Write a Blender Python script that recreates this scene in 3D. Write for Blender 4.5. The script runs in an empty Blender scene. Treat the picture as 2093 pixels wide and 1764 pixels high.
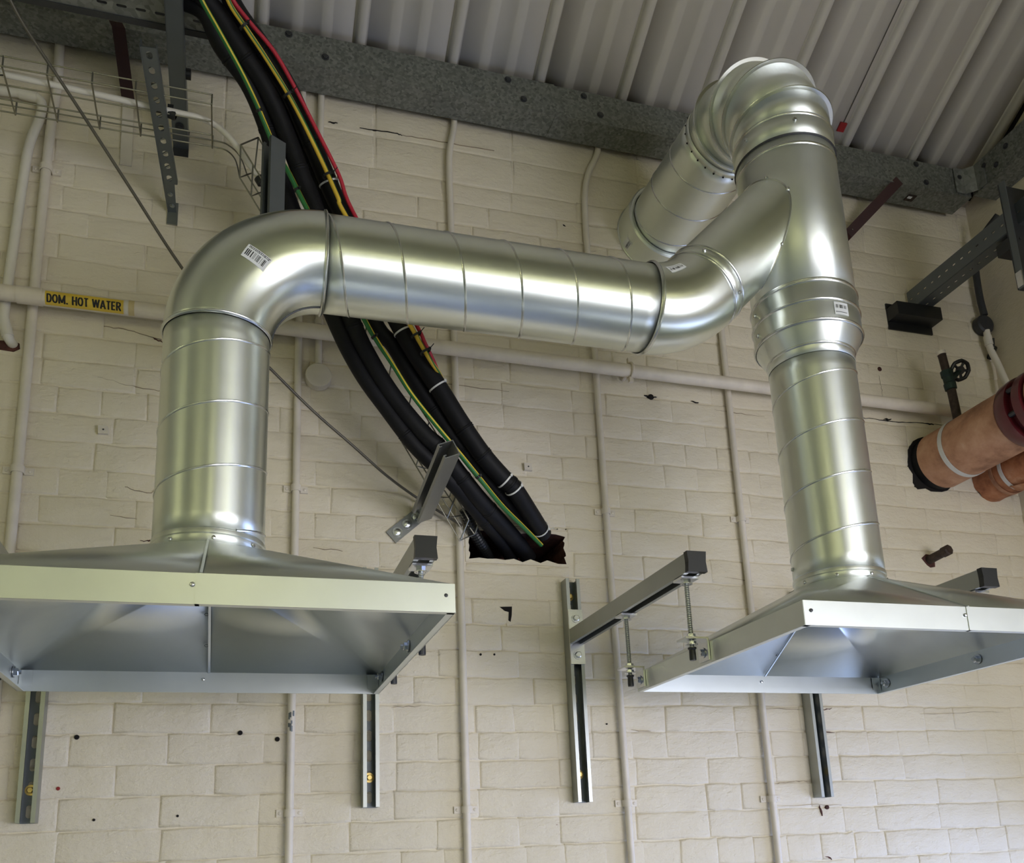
import bpy, math, random
from math import sin, cos, pi, radians, sqrt, atan2
from mathutils import Vector, Matrix
V = Vector
random.seed(7)
S = bpy.context.scene
C = S.collection

# ------------------------------------------------------------------ camera
FPX, PPX, PPY = 1897.66, 1046.5, 1250.0
RW = ((0.9569932015815401, -0.2873062440255603, -0.04023846754834138),
      (0.032959703686638225, 0.2454765037419542, -0.9688420635188768),
      (0.28823197265328276, 0.9258490202265981, 0.2443888738994591))
CAM = V((0, -2.4, 1.6))
cd = bpy.data.cameras.new('camera'); cam = bpy.data.objects.new('camera', cd); C.objects.link(cam)
cd.sensor_fit = 'HORIZONTAL'; cd.sensor_width = 36.0; cd.lens = FPX * 36.0 / 2093
cd.shift_x = 0.0; cd.shift_y = (PPY - 882.0) / 2093; cd.clip_start = 0.02; cd.clip_end = 100
r0, r1, r2 = V(RW[0]), -V(RW[1]), -V(RW[2])
cam.matrix_world = Matrix(((r0.x, r1.x, r2.x, CAM.x), (r0.y, r1.y, r2.y, CAM.y), (r0.z, r1.z, r2.z, CAM.z), (0, 0, 0, 1)))
S.camera = cam

# ------------------------------------------------------------------ world, exposure, daylight
S.view_settings.view_transform = 'Standard'; S.view_settings.look = 'None'
S.view_settings.exposure = -0.85; S.view_settings.gamma = 1.0; S.view_settings.use_curve_mapping = False
W = bpy.data.worlds.new('overcast_sky'); S.world = W; W.use_nodes = True
W.node_tree.nodes['Background'].inputs[0].default_value = (0.72, 0.82, 1.0, 1)
W.node_tree.nodes['Background'].inputs[1].default_value = 1.2


def area(name, loc, look, sx, sy, power, col, spread=180):
    l = bpy.data.lights.new(name, 'AREA'); l.shape = 'RECTANGLE'; l.size = sx; l.size_y = sy
    l.energy = power; l.color = col; l.spread = radians(spread)
    o = bpy.data.objects.new(name, l); C.objects.link(o); o.location = loc
    o.rotation_euler = (V(look) - V(loc)).to_track_quat('-Z', 'Z').to_euler()
    return o


# daylight through the doorway in the gable wall and through the windows opposite
area('doorway_daylight', (2.78, -0.80, 1.02), (0.9, -0.75, 0.3), 1.05, 1.98, 80.0, (0.40, 0.53, 1.0), 168)
area('gable_window_daylight', (2.78, -3.40, 1.50), (1.3, 0.0, 2.0), 2.0, 1.2, 44.0, (0.86, 0.87, 0.99), 112)
area('front_window_daylight', (1.55, -4.55, 1.50), (1.0, 0.0, 0.7), 1.6, 1.3, 28.0, (0.88, 0.84, 0.90), 105)


def at(u, v, Y=0.0):
    r = V(RW[0]) * (u - PPX) + V(RW[1]) * (v - PPY) + V(RW[2]) * FPX
    return CAM + r * ((Y - CAM.y) / r.y)


# ------------------------------------------------------------------ materials
class NT:
    def __init__(s, name):
        s.m = bpy.data.materials.new(name); s.m.use_nodes = True
        s.t = s.m.node_tree; s.b = s.t.nodes['Principled BSDF']

    def n(s, kind, **kw):
        x = s.t.nodes.new(kind)
        for k, v in kw.items():
            if k in x.inputs.keys(): x.inputs[k].default_value = v
            else: setattr(x, k, v)
        return x

    def l(s, a, b): s.t.links.new(a, b)

    def pos(s):
        return s.n('ShaderNodeNewGeometry').outputs['Position']

    def noise(s, vec, scale, detail=4, rough=.55):
        x = s.n('ShaderNodeTexNoise'); x.inputs['Scale'].default_value = scale
        x.inputs['Detail'].default_value = detail; x.inputs['Roughness'].default_value = rough
        s.l(vec, x.inputs['Vector']); return x.outputs['Fac']

    def ramp(s, fac, stops):
        x = s.n('ShaderNodeValToRGB'); e = x.color_ramp.elements
        while len(e) < len(stops): e.new(.5)
        for i, (p, c) in enumerate(stops):
            e[i].position = p; e[i].color = (c[0], c[1], c[2], 1)
        s.l(fac, x.inputs['Fac']); return x.outputs['Color']

    def mix(s, fac, a, b):
        x = s.n('ShaderNodeMix', data_type='RGBA')
        for sock, val in ((x.inputs[0], fac), (x.inputs[6], a), (x.inputs[7], b)):
            if hasattr(val, 'is_output'): s.l(val, sock)
            elif isinstance(val, (int, float)): sock.default_value = val
            else: sock.default_value = (val[0], val[1], val[2], 1)
        return x.outputs[2]

    def bump(s, h, strength, dist, prev=None):
        x = s.n('ShaderNodeBump'); x.inputs['Strength'].default_value = strength
        x.inputs['Distance'].default_value = dist; s.l(h, x.inputs['Height'])
        if prev: s.l(prev, x.inputs['Normal'])
        return x.outputs['Normal']


def plain(name, col, rough=.5, metal=0., spec=.5, var=.12, vscale=18., bump=0., bscale=120.):
    t = NT(name); p = t.pos()
    f = t.noise(p, vscale)
    lo = [c * (1 - var) for c in col]; hi = [min(1, c * (1 + var)) for c in col]
    t.l(t.ramp(f, [(.3, lo), (.7, hi)]), t.b.inputs['Base Color'])
    t.b.inputs['Roughness'].default_value = rough; t.b.inputs['Metallic'].default_value = metal
    t.b.inputs['Specular IOR Level'].default_value = spec
    if bump: t.l(t.bump(t.noise(p, bscale), bump, .002), t.b.inputs['Normal'])
    return t.m


def galv(name, col, rough, spangle=0., scale=60., metal=1., aniso=0.):
    t = NT(name); p = t.pos()
    f = t.noise(p, 9., 5)
    base = t.ramp(f, [(.3, [c * .95 for c in col]), (.7, [min(1, c * 1.04) for c in col])])
    if spangle:
        v = t.n('ShaderNodeTexVoronoi'); v.inputs['Scale'].default_value = scale; t.l(p, v.inputs['Vector'])
        sp = t.ramp(v.outputs['Color'], [(0., [c * (1 - spangle) for c in col]), (1., [min(1, c * (1 + spangle)) for c in col])])
        base = t.mix(.75, base, sp)
    t.l(base, t.b.inputs['Base Color'])
    g = t.noise(p, 35., 6, .65)
    rr = t.n('ShaderNodeMapRange'); rr.inputs['To Min'].default_value = rough - .03; rr.inputs['To Max'].default_value = rough + .04
    t.l(g, rr.inputs['Value']); t.l(rr.outputs[0], t.b.inputs['Roughness'])
    t.b.inputs['Metallic'].default_value = metal
    if aniso:   # rolling marks run round the duct, so highlights stretch along it
        t.b.inputs['Anisotropic'].default_value = aniso; t.b.inputs['Anisotropic Rotation'].default_value = .25
        tg = t.n('ShaderNodeTangent', direction_type='UV_MAP'); t.l(tg.outputs[0], t.b.inputs['Tangent'])
    return t.m


def painted_wall(name, col, stain=True):
    t = NT(name); p = t.pos()
    base = t.ramp(t.noise(p, 2.2, 6, .6), [(.3, [c * f for c, f in zip(col, (.94, .93, .90))]), (.7, col)])
    base = t.mix(t.ramp(t.noise(p, 11., 6, .7), [(.50, (0, 0, 0)), (.80, (.28, .28, .28))]), base, [c * f for c, f in zip(col, (.90, .85, .78))])
    if stain:   # small chips in the paint that show red brick, and dirt specks
        mp = t.n('ShaderNodeMapping'); mp.inputs['Scale'].default_value = (1, 1, 3.2); t.l(p, mp.inputs['Vector'])
        chip = t.ramp(t.noise(mp.outputs[0], 17., 5, .6), [(.735, (0, 0, 0)), (.755, (1, 1, 1))])
        base = t.mix(chip, base, (.22, .10, .055))
    t.l(base, t.b.inputs['Base Color'])
    t.b.inputs['Roughness'].default_value = .48; t.b.inputs['Specular IOR Level'].default_value = .35
    mp2 = t.n('ShaderNodeMapping'); mp2.inputs['Scale'].default_value = (1, 1, 2.2); t.l(p, mp2.inputs['Vector'])
    nrm = t.bump(t.noise(mp2.outputs[0], 9., 6, .6), .55, .014)
    nrm = t.bump(t.noise(p, 70., 6, .7), .6, .004, nrm)
    rg = t.ramp(t.noise(mp2.outputs[0], 26., 3, .5), [(.60, (0, 0, 0)), (.66, (1, 1, 1)), (.72, (.2, .2, .2))])
    nrm = t.bump(rg, .25, .003, nrm)
    t.l(nrm, t.b.inputs['Normal'])
    return t.m


M = {}
M['wall'] = painted_wall('cream_brick_paint', (.80, .728, .572))
M['plaster'] = painted_wall('cream_plaster_paint', (.76, .69, .54), False)
M['roof'] = plain('cream_roof_sheet', (.90, .84, .73), .42, var=.05, vscale=3)
M['far_wall'] = plain('pale_green_wall_paint', (.80, .82, .68), .5, var=.05, vscale=2)
M['floor'] = plain('pale_floor_screed', (.29, .33, .43), .45, var=.12, vscale=2)
M['duct'] = galv('bright_galvanised_duct', (.85, .89, .83), .37, aniso=.75)
M['duct_elbow'] = galv('pressed_galvanised_elbow', (.85, .89, .83), .31, aniso=.75)
M['hood'] = galv('galvanised_hood_sheet', (.655, .69, .67), .38)
M['seam'] = galv('galvanised_seam', (.70, .72, .70), .25)
M['strut'] = galv('zinc_strut', (.38, .40, .38), .40)
M['strut_dark'] = galv('weathered_strut', (.17, .19, .20), .45, metal=.7)
M['slotted'] = galv('dull_slotted_steel', (.17, .19, .20), .42, metal=.8)
M['strut_mid'] = galv('handled_zinc_strut', (.30, .31, .31), .42, metal=.9)
M['zinc'] = galv('bright_zinc_fixing', (.66, .68, .70), .25)
M['brass'] = plain('brass_bolt', (.62, .46, .16), .35, .9)
M['spangle'] = galv('spangled_galvanised_beam', (.20, .21, .19), .5, .55, 130., metal=.5)
M['spangle_light'] = galv('spangled_galvanised_tray', (.24, .25, .23), .5, .45, 70., metal=.5)
M['conduit'] = plain('cream_conduit_paint', (.72, .66, .55), .42, var=.06, bump=.1)
M['pipe_cream'] = plain('cream_pipe_paint', (.76, .68, .55), .45, var=.08, bump=.15)
M['white_cable'] = plain('white_cable', (.74, .70, .60), .5, var=.04)
M['black_foam'] = plain('black_foam_lagging', (.007, .007, .008), .6, spec=.25, var=.3, bump=.25, bscale=60)
M['black_plastic'] = plain('black_plastic', (.012, .013, .013), .45, var=.1)
M['dark_steel'] = plain('dark_steel', (.05, .052, .055), .5, .4, bump=.1)
M['dark_gap'] = plain('dark_void', (.008, .006, .005), .95, var=.2)
M['crack'] = plain('old_paint_crack', (.36, .29, .20), .8, var=.3, vscale=30)
M['brick_raw'] = plain('raw_red_brick', (.085, .030, .022), .9, var=.5, vscale=40, bump=.6, bscale=50)
M['earth_green'] = plain('earth_green', (.02, .16, .035), .45, var=.05)
M['earth_yellow'] = plain('earth_yellow', (.72, .55, .05), .45, var=.05)
M['yellow'] = plain('yellow_cable', (.78, .52, .05), .45, var=.05)
M['red'] = plain('red_cable', (.50, .02, .045), .45, var=.06)
M['red_paint'] = plain('oxide_red_paint', (.036, .006, .006), .5, var=.15)
M['red_tag'] = plain('red_tag', (.28, .012, .012), .5)
M['wire'] = galv('basket_wire', (.30, .29, .24), .4)
M['rod'] = plain('grey_cable', (.11, .10, .08), .4, .3)
M['sticker'] = plain('white_sticker', (.80, .82, .82), .5, var=.03)
M['ink'] = plain('black_ink', (.01, .01, .012), .6, var=.05)
M['tape'] = plain('yellow_pipe_label', (.74, .52, .06), .45, var=.08)
M['tape_old'] = plain('old_cream_tape', (.62, .50, .26), .5, var=.1)
M['tie_white'] = plain('white_nylon', (.74, .74, .70), .45, var=.03)
M['band'] = plain('white_strap_band', (.66, .66, .63), .4, .1, var=.08)
M['oxide'] = plain('dark_red_flange', (.10, .012, .016), .28, var=.2)
M['tube_glow'] = None
M['valve'] = plain('green_brass_valve', (.022, .042, .034), .5, .5, var=.3)
M['rust'] = plain('rusty_brown_pipe', (.05, .033, .025), .6, .4, var=.45, vscale=60, bump=.3)


def lagging(name, cols, scale):
    t = NT(name); p = t.pos()
    base = t.ramp(t.noise(p, scale, 6, .62), [(.30, cols[0]), (.48, cols[1]), (.62, cols[2]), (.8, cols[3])])
    t.l(base, t.b.inputs['Base Color']); t.b.inputs['Roughness'].default_value = .6
    t.l(t.bump(t.noise(p, scale * 3, 5), .35, .006), t.b.inputs['Normal'])
    return t.m


M['orange'] = lagging('stained_orange_lagging', [(.22, .09, .045), (.46, .235, .13), (.58, .33, .20), (.70, .50, .37)], 9.)
M['orange_torn'] = lagging('torn_orange_lagging', [(.16, .045, .02), (.40, .15, .06), (.48, .21, .10), (.62, .38, .24)], 16.)


# ------------------------------------------------------------------ mesh helpers
def frame(d, hint=None):
    d = V(d).normalized()
    h = V(hint) if hint is not None else (V((0, 0, 1)) if abs(d.z) < .9 else V((1, 0, 0)))
    u = h.cross(d)
    if u.length < 1e-6: u = V((1, 0, 0)).cross(d)
    u.normalize(); return u, d.cross(u).normalized(), d


def smooth_path(pts, n=8):
    pts = [V(p) for p in pts]
    if len(pts) < 3: return pts
    out = []
    for i in range(len(pts) - 1):
        p0 = pts[max(i - 1, 0)]; p1 = pts[i]; p2 = pts[i + 1]; p3 = pts[min(i + 2, len(pts) - 1)]
        for k in range(n):
            t = k / n
            out.append(.5 * ((2 * p1) + (p2 - p0) * t + (2 * p0 - 5 * p1 + 4 * p2 - p3) * t * t + (3 * p1 - p0 - 3 * p2 + p3) * t ** 3))
    out.append(pts[-1]); return out


class MB:
    def __init__(s): s.v = []; s.f = []; s.mi = []; s.uv = {}; s.cur = 0

    def add(s, vs, fs):
        b = len(s.v); s.v += [tuple(x) for x in vs]
        s.f += [tuple(b + i for i in f) for f in fs]; s.mi += [s.cur] * len(fs); return s

    def box(s, c, d, ax=None):
        c = V(c); hx, hy, hz = d[0] / 2, d[1] / 2, d[2] / 2
        X, Y, Z = ax if ax else (V((1, 0, 0)), V((0, 1, 0)), V((0, 0, 1)))
        vs = [c + X * (a * hx) + Y * (b * hy) + Z * (e * hz) for a in (-1, 1) for b in (-1, 1) for e in (-1, 1)]
        return s.add(vs, [(0, 1, 3, 2), (4, 6, 7, 5), (0, 4, 5, 1), (2, 3, 7, 6), (0, 2, 6, 4), (1, 5, 7, 3)])

    def prism(s, poly, p0, p1, u, v, caps=True):
        p0, p1, u, v = V(p0), V(p1), V(u).normalized(), V(v).normalized(); n = len(poly)
        vs = [p0 + u * a + v * b for a, b in poly] + [p1 + u * a + v * b for a, b in poly]
        fs = [(i, (i + 1) % n, n + (i + 1) % n, n + i) for i in range(n)]
        if caps: fs += [tuple(range(n - 1, -1, -1)), tuple(range(n, 2 * n))]
        return s.add(vs, fs)

    def loft(s, rings, closed=True, caps=(False, False)):
        n = len(rings[0]); vs = [p for r in rings for p in r]; fs = []
        for k in range(len(rings) - 1):
            for i in range(n if closed else n - 1):
                j = (i + 1) % n; fs.append((k * n + i, k * n + j, (k + 1) * n + j, (k + 1) * n + i))
        b0 = len(s.f); q = 0
        for k in range(len(rings) - 1):
            for i in range(n if closed else n - 1):
                s.uv[b0 + q] = ((i / n, k), ((i + 1) / n, k), ((i + 1) / n, k + 1), (i / n, k + 1)); q += 1
        if caps[0]: fs.append(tuple(range(n - 1, -1, -1)))
        if caps[1]: fs.append(tuple((len(rings) - 1) * n + i for i in range(n)))
        return s.add(vs, fs)

    def tube(s, path, r, n=12, caps=True, smooth=0, flat=1.0):
        if smooth: path = smooth_path(path, smooth)
        path = [V(p) for p in path]; rings = []; u = None
        for i, p in enumerate(path):
            d = (path[min(i + 1, len(path) - 1)] - path[max(i - 1, 0)]).normalized()
            if u is None: u, w, _ = frame(d)
            else:
                u = (u - d * u.dot(d)).normalized(); w = d.cross(u)
            rr = r[i] if isinstance(r, (list, tuple)) else r
            rings.append([p + (u * cos(2 * pi * k / n) + w * sin(2 * pi * k / n) * flat) * rr for k in range(n)])
        return s.loft(rings, True, (caps, caps))

    def lathe(s, prof, o, d, n=32, caps=(False, False), hint=None):
        u, w, d = frame(d, hint); o = V(o)
        rings = [[o + d * z + (u * cos(2 * pi * k / n) + w * sin(2 * pi * k / n)) * r for k in range(n)] for r, z in prof]
        return s.loft(rings, True, caps)

    def ring(s, pts, r, n=6):      # closed tube through pts
        m = len(pts); pts = [V(p) for p in pts]; rings = []; c = sum(pts, V()) / m
        for i, p in enumerate(pts):
            d = (pts[(i + 1) % m] - pts[i - 1]).normalized()
            u = (p - c); u = (u - d * u.dot(d)).normalized(); w = d.cross(u)
            rings.append([p + (u * cos(2 * pi * k / n) + w * sin(2 * pi * k / n)) * r for k in range(n)])
        vs = [p for q in rings for p in q]; fs = []
        for k in range(m):
            for i in range(n):
                j = (i + 1) % n; k2 = (k + 1) % m
                fs.append((k * n + i, k * n + j, k2 * n + j, k2 * n + i))
        return s.add(vs, fs)

    def hexbolt(s, p, d, r=.0075, h=.006, washer=.011):
        u, w, d = frame(d); p = V(p); a = 0
        if washer:
            s.lathe([(0, 0), (washer, 0), (washer, .0018), (0, .0018)], p, d, 16); a = .0018
        rg = lambda rr, z: [p + d * z + (u * cos(pi / 3 * k) + w * sin(pi / 3 * k)) * rr for k in range(6)]
        return s.loft([rg(r, a), rg(r, a + h * .85), rg(r * .82, a + h)], True, (False, True))

    def plate_slots(s, p, X, L, wdt, Nn, th, pitch, sl, sw):   # plate along X from p, width along Yv, slots sl x sw
        X = V(X).normalized(); Nn = V(Nn).normalized(); Yv = Nn.cross(X).normalized(); p = V(p)
        cells = max(1, int(round(L / pitch))); pt = L / cells; n = 16
        for c in range(cells):
            o = p + X * (pt * (c + .5)); out = []; inn = []
            for k in range(n):
                a = 2 * pi * (k + .5) / n; ca, sa = cos(a), sin(a)
                m = max(abs(ca) / (pt / 2), abs(sa) / (wdt / 2)) ; out.append((ca / m, sa / m))
                e = sl / 2 - sw / 2; inn.append(((e if ca > 0 else -e) + ca * sw / 2, sa * sw / 2))
            # corners of the cell exactly
            for cx in (-1, 1):
                for cy in (-1, 1):
                    k = min(range(n), key=lambda q: (out[q][0] - cx * pt / 2) ** 2 + (out[q][1] - cy * wdt / 2) ** 2)
                    out[k] = (cx * pt / 2, cy * wdt / 2)
            P = lambda a, z: o + X * a[0] + Yv * a[1] + Nn * z
            s.loft([[P(a, 0) for a in out], [P(a, 0) for a in inn], [P(a, th) for a in inn], [P(a, th) for a in out], [P(a, 0) for a in out]])
        return s

    def build(s, name, mat, parent=None, smooth=35, solid=0, loc=None):
        me = bpy.data.meshes.new(name); me.from_pydata(s.v, [], s.f)
        for m in (mat if isinstance(mat, (list, tuple)) else [mat]): me.materials.append(M[m])
        for p, k in zip(me.polygons, s.mi): p.material_index = k
        if s.uv:
            lay = me.uv_layers.new(name='sweep').data
            for p in me.polygons:
                for li, c in zip(p.loop_indices, s.uv.get(p.index, ())): lay[li].uv = c
        import bmesh
        bm = bmesh.new(); bm.from_mesh(me); bmesh.ops.recalc_face_normals(bm, faces=bm.faces); bm.to_mesh(me); bm.free()
        if smooth:
            for p in me.polygons: p.use_smooth = True
            me.set_sharp_from_angle(angle=radians(smooth))
        o = bpy.data.objects.new(name, me); C.objects.link(o)
        if parent is not None: attach(o, parent)
        if solid:
            md = o.modifiers.new('thickness', 'SOLIDIFY'); md.thickness = solid; md.offset = -1
        return o


def attach(o, parent):
    o.parent = parent; o.matrix_parent_inverse = Matrix.Translation(-V(parent.location)) if parent.parent is None else parent.matrix_parent_inverse.copy()
    if parent.parent is not None:   # parent's world matrix is identity (mesh in world coordinates)
        o.matrix_parent_inverse = Matrix.Identity(4)


def tag(o, label=None, cat=None, group=None, kind=None):
    for k, v in (('label', label), ('category', cat), ('group', group), ('kind', kind)):
        if v: o[k] = v
    return o


def thing(name, loc, label, cat, group=None):
    e = bpy.data.objects.new(name, None); C.objects.link(e); e.location = loc; e.empty_display_size = .05
    return tag(e, label, cat, group)


def struct(name, mb, mat, parent=None, **k):
    o = mb.build(name, mat, parent, **k)
    if parent is None: o['kind'] = 'structure'
    return o


# ------------------------------------------------------------------ setting: back wall with its bricks
XR = 2.623              # gable wall face
BK = -.030               # back lip of the eaves beam, clear of the wall so conduits pass behind it
ZB = at(1049, 267, BK).z   # underside of the eaves beam
HX0, HX1, HZ0, HZ1 = .618, .925, 2.372, 2.478       # cable hole
wall = MB()
yb0, yb1 = .0032, .26
for x0, x1, z0, z1 in ((-5.2, HX0, 0, 4.1), (HX1, XR + .25, 0, 4.1), (HX0, HX1, 0, HZ0), (HX0, HX1, HZ1, 4.1)):
    wall.box(((x0 + x1) / 2, (yb0 + yb1) / 2, (z0 + z1) / 2), (x1 - x0, yb1 - yb0, z1 - z0))
wall.box(((HX0 + HX1) / 2, .25, (HZ0 + HZ1) / 2), (HX1 - HX0, .02, HZ1 - HZ0))
WALL = struct('wall_back', wall, 'wall', smooth=0)

# ragged painted surround and dark lining of the hole
nj = 44; rect = []; jag = []
for k in range(nj):
    t = k / nj * 4; sd = int(t); q = t - sd
    a, b = [(q, 0), (1, q), (1 - q, 1), (0, 1 - q)][sd]
    rect.append((HX0 + (HX1 - HX0) * a, HZ0 + (HZ1 - HZ0) * b))
    ins = .007 + .008 * random.random() + (.006 if sd == 0 and k % 2 else 0)
    jag.append((HX0 + ins + (HX1 - HX0 - 2 * ins) * a, HZ0 + ins + (HZ1 - HZ0 - 2 * ins) * b))
hb = MB(); P = lambda a, y: V((a[0], y, a[1]))
hb.loft([[P(a, .007) for a in rect], [P(a, -.001) for a in rect], [P(a, -.001) for a in jag]])
hb.build('hole_surround', 'wall', WALL, 0)
hb = MB(); hb.loft([[P(a, -.001) for a in jag], [P(a, .238) for a in jag]], True, (False, True))
tag(hb.build('hole_lining', 'brick_raw', WALL, 0), 'raw red brick inside the ragged hole')


def brick_mesh(w, h, seed):
    rnd = random.Random(seed); mb = MB(); d = .0036
    j = lambda a: rnd.uniform(-a, a)
    rings = []; xs = (-1, -.42, .08, .55, 1); off = [(j(.0022), j(.0026)) for _ in range(10)]
    for inset, y in ((-.0005, d + .002), (.0016, d * .35), (.0070, 0)):
        r = []
        for q, (cx, cz) in enumerate([(x, -1) for x in xs] + [(x, 1) for x in reversed(xs)]):
            edge = abs(cx) == 1
            r.append(V((cx * (w / 2 - (inset if edge else 0)) + off[q][0], y + (j(.0007) if y == 0 else 0), cz * (h / 2 - inset) + off[q][1])))
        rings.append(r)
    mb.loft(rings)
    b = len(mb.v) - 10
    mb.f += [(b + i, b + i + 1, b + 8 - i, b + 9 - i) for i in range(4)]; mb.mi += [0] * 4
    return mb


CO = .0745; JT = .0012
rects = []          # (x0,x1,z0,z1)
rnd = random.Random(3)
z = 1.375; row = 0
EXC = [(HX0, HX1, HZ0, HZ1)]
while z < 3.60:
    x = -.86 - rnd.random() * .2
    stretch_row = row % 4 != 2
    while x < XR:
        w = (.2235 if stretch_row or rnd.random() < .25 else .1115) + rnd.uniform(-.004, .004)
        if stretch_row and rnd.random() < .16: w = .1115
        x1 = min(x + w, XR)
        if x1 - x > .03:
            todo = [(x, x1, z, z + CO)]
            for ex in EXC:
                nt = []
                for a in todo:
                    if a[1] <= ex[0] or a[0] >= ex[1] or a[3] <= ex[2] or a[2] >= ex[3]: nt.append(a); continue
                    if ex[0] - a[0] > .012: nt.append((a[0], ex[0], a[2], a[3]))
                    if a[1] - ex[1] > .012: nt.append((ex[1], a[1], a[2], a[3]))
                    m0, m1 = max(a[0], ex[0]), min(a[1], ex[1])
                    if ex[2] - a[2] > .012: nt.append((m0, m1, a[2], ex[2]))
                    if a[3] - ex[3] > .012: nt.append((m0, m1, ex[3], a[3]))
                todo = nt
            rects += todo
        x = x1
    z += CO; row += 1
cache = {}; nb = 0; upper = MB()
rects.sort(key=lambda r: r[2] + .0001 * r[0])
for i, (x0, x1, z0, z1) in enumerate(rects):
    w, h = x1 - x0 - JT, z1 - z0 - JT
    if rnd.random() < .7: w += .006      # paint bridges this upright joint
    if w < .008 or h < .008: continue
    loc = V(((x0 + x1) / 2, rnd.uniform(-.0018, .0015), (z0 + z1) / 2 + rnd.uniform(-.0012, .0012)))
    if nb < 295 and x1 > -.70 and z1 > 1.42:
        key = (round(w, 2), round(h, 3), rnd.randrange(4))
        if key not in cache:
            b = brick_mesh(w, h, len(cache)).build('brick', 'wall', WALL, 60)
            cache[key] = b.data
        else:
            b = bpy.data.objects.new('brick', cache[key]); C.objects.link(b); b.parent = WALL
        b.location = loc; nb += 1
    else:
        m = brick_mesh(w, h, i)
        upper.add([V(p) + loc for p in m.v], m.f)
# smooth rendered band of blocks below the beam
x = -.95
while x < XR:
    x1 = min(x + .44, XR)
    for z0, z1 in ((z, z + .118), (z + .118, z + .24)):
        if x1 - x > .05:
            m = brick_mesh(x1 - x - .001, z1 - z0 - .001, int(x * 100)); upper.add([V(p) + V(((x + x1) / 2, .001, (z0 + z1) / 2)) for p in m.v], m.f)
    x = x1
tag(upper.build('upper_bricks', 'wall', WALL, 60), kind='stuff')

# small drill holes as proud discs with their shade painted dark, plugs and old chips in the wall face
for (u, v), r, m in [((157, 1507), .0055, 'dark_gap'), ((491, 1498), .0055, 'dark_gap'), ((567, 1511), .0055, 'dark_gap'), ((192, 1676), .003, 'dark_gap'),
                     ((363, 1668), .003, 'dark_gap'), ((119, 1612), .0042, 'red_tag'), ((982, 1338), .0032, 'dark_gap'), ((1010, 1338), .0028, 'dark_gap'),
                     ((1186, 1265), .0035, 'red_tag'), ((1797, 755), .008, 'brick_raw'), ((1330, 812), .009, 'dark_gap'), ((1690, 1650), .006, 'brick_raw'), ((1240, 1480), .002, 'dark_gap')]:
    p = at(u, v, 0); mb = MB()
    mb.lathe([(r * 1.1, -.006), (r * 1.05, .003), (r * .8, .0042), (0, .0042)], p, (0, -1, 0), 10)
    mb.build('drill_hole', m, WALL, 30)
# open cracks along the joints and chips down to the red brick
for m, hgt, px in [('dark_gap', .004, [(671, 250), (690, 252)]), ('dark_gap', .0025, [(735, 262), (801, 272), (822, 277)]), ('crack', .0018, [(822, 277), (900, 290), (1010, 308)]),
                   ('crack', .0018, [(212, 667), (262, 675), (330, 694)]), ('brick_raw', .003, [(312, 690), (332, 700)]), ('crack', .002, [(200, 770), (270, 790), (330, 800)]),
                   ('brick_raw', .004, [(286, 1106), (304, 1106), (318, 1110)]), ('crack', .0018, [(225, 1054), (280, 1062)]), ('crack', .002, [(255, 995), (300, 1008), (322, 1000)]),
                   ('dark_gap', .010, [(1316, 808), (1328, 812), (1342, 812)]), ('dark_gap', .003, [(1412, 820), (1428, 824)]), ('crack', .0025, [(1460, 838), (1505, 845), (1562, 852)]),
                   ('dark_gap', .003, [(1762, 854), (1816, 861), (1860, 864), (1932, 869)]), ('dark_gap', .009, [(1806, 857), (1822, 858)]), ('dark_gap', .007, [(1888, 866), (1908, 868)]),
                   ('brick_raw', .004, [(1668, 1447), (1682, 1450), (1700, 1448)]), ('brick_raw', .003, [(1676, 1497), (1706, 1497)]), ('crack', .0022, [(1585, 1602), (1620, 1598), (1660, 1597)]),
                   ('crack', .0022, [(1590, 1648), (1660, 1645), (1720, 1646)]), ('brick_raw', .006, [(1674, 1646), (1680, 1668)]), ('brick_raw', .007, [(1686, 1750), (1700, 1756)]),
                   ('crack', .002, [(1880, 1460), (1990, 1456), (2050, 1455)]), ('crack', .002, [(1560, 1448), (1640, 1450)]), ('crack', .002, [(800, 1446), (860, 1444)]), ('crack', .002, [(1290, 1492), (1330, 1496)]),
                   ('crack', .0018, [(900, 645), (1000, 668), (1100, 690)]), ('crack', .0016, [(860, 780), (950, 790), (1040, 800)]), ('crack', .003, [(1796, 768), (1800, 790), (1804, 812)]),
                   ('dark_gap', .006, [(1150, 460), (1156, 463)]), ('crack', .0016, [(1090, 560), (1180, 585)]), ('crack', .0018, [(640, 1120), (700, 1126)]), ('crack', .0018, [(1480, 1180), (1540, 1190)])]:
    pts = smooth_path([at(u, v, 0) for u, v in px], 6) if len(px) > 2 else [at(*px[0], 0).lerp(at(*px[1], 0), k / 5) for k in range(6)]
    up_, lo_ = [], []; n = len(pts) - 1; seg = (pts[-1] - pts[0]).normalized(); perp = V((-seg.z, 0, seg.x))
    for k, p in enumerate(pts):
        e = hgt * (.15 + .85 * min(1, 3 * min(k, n - k) / n)) * random.uniform(.35, 1.0) * (.75 if m == 'crack' else 1); j = perp * random.uniform(-.0019, .0019)
        up_.append(p + j + perp * e / 2); lo_.append(p + j - perp * e / 2)
    ring = up_ + lo_[::-1]; mb = MB(); mb.loft([[p + V((0, y, 0)) for p in ring] for y in (.003, -.0024)]); b = len(ring)
    mb.f += [(b + k, b + k + 1, 2 * b - 2 - k, 2 * b - 1 - k) for k in range(n)]; mb.mi += [0] * n
    mb.build('joint_crack', m, WALL, 0)
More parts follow.
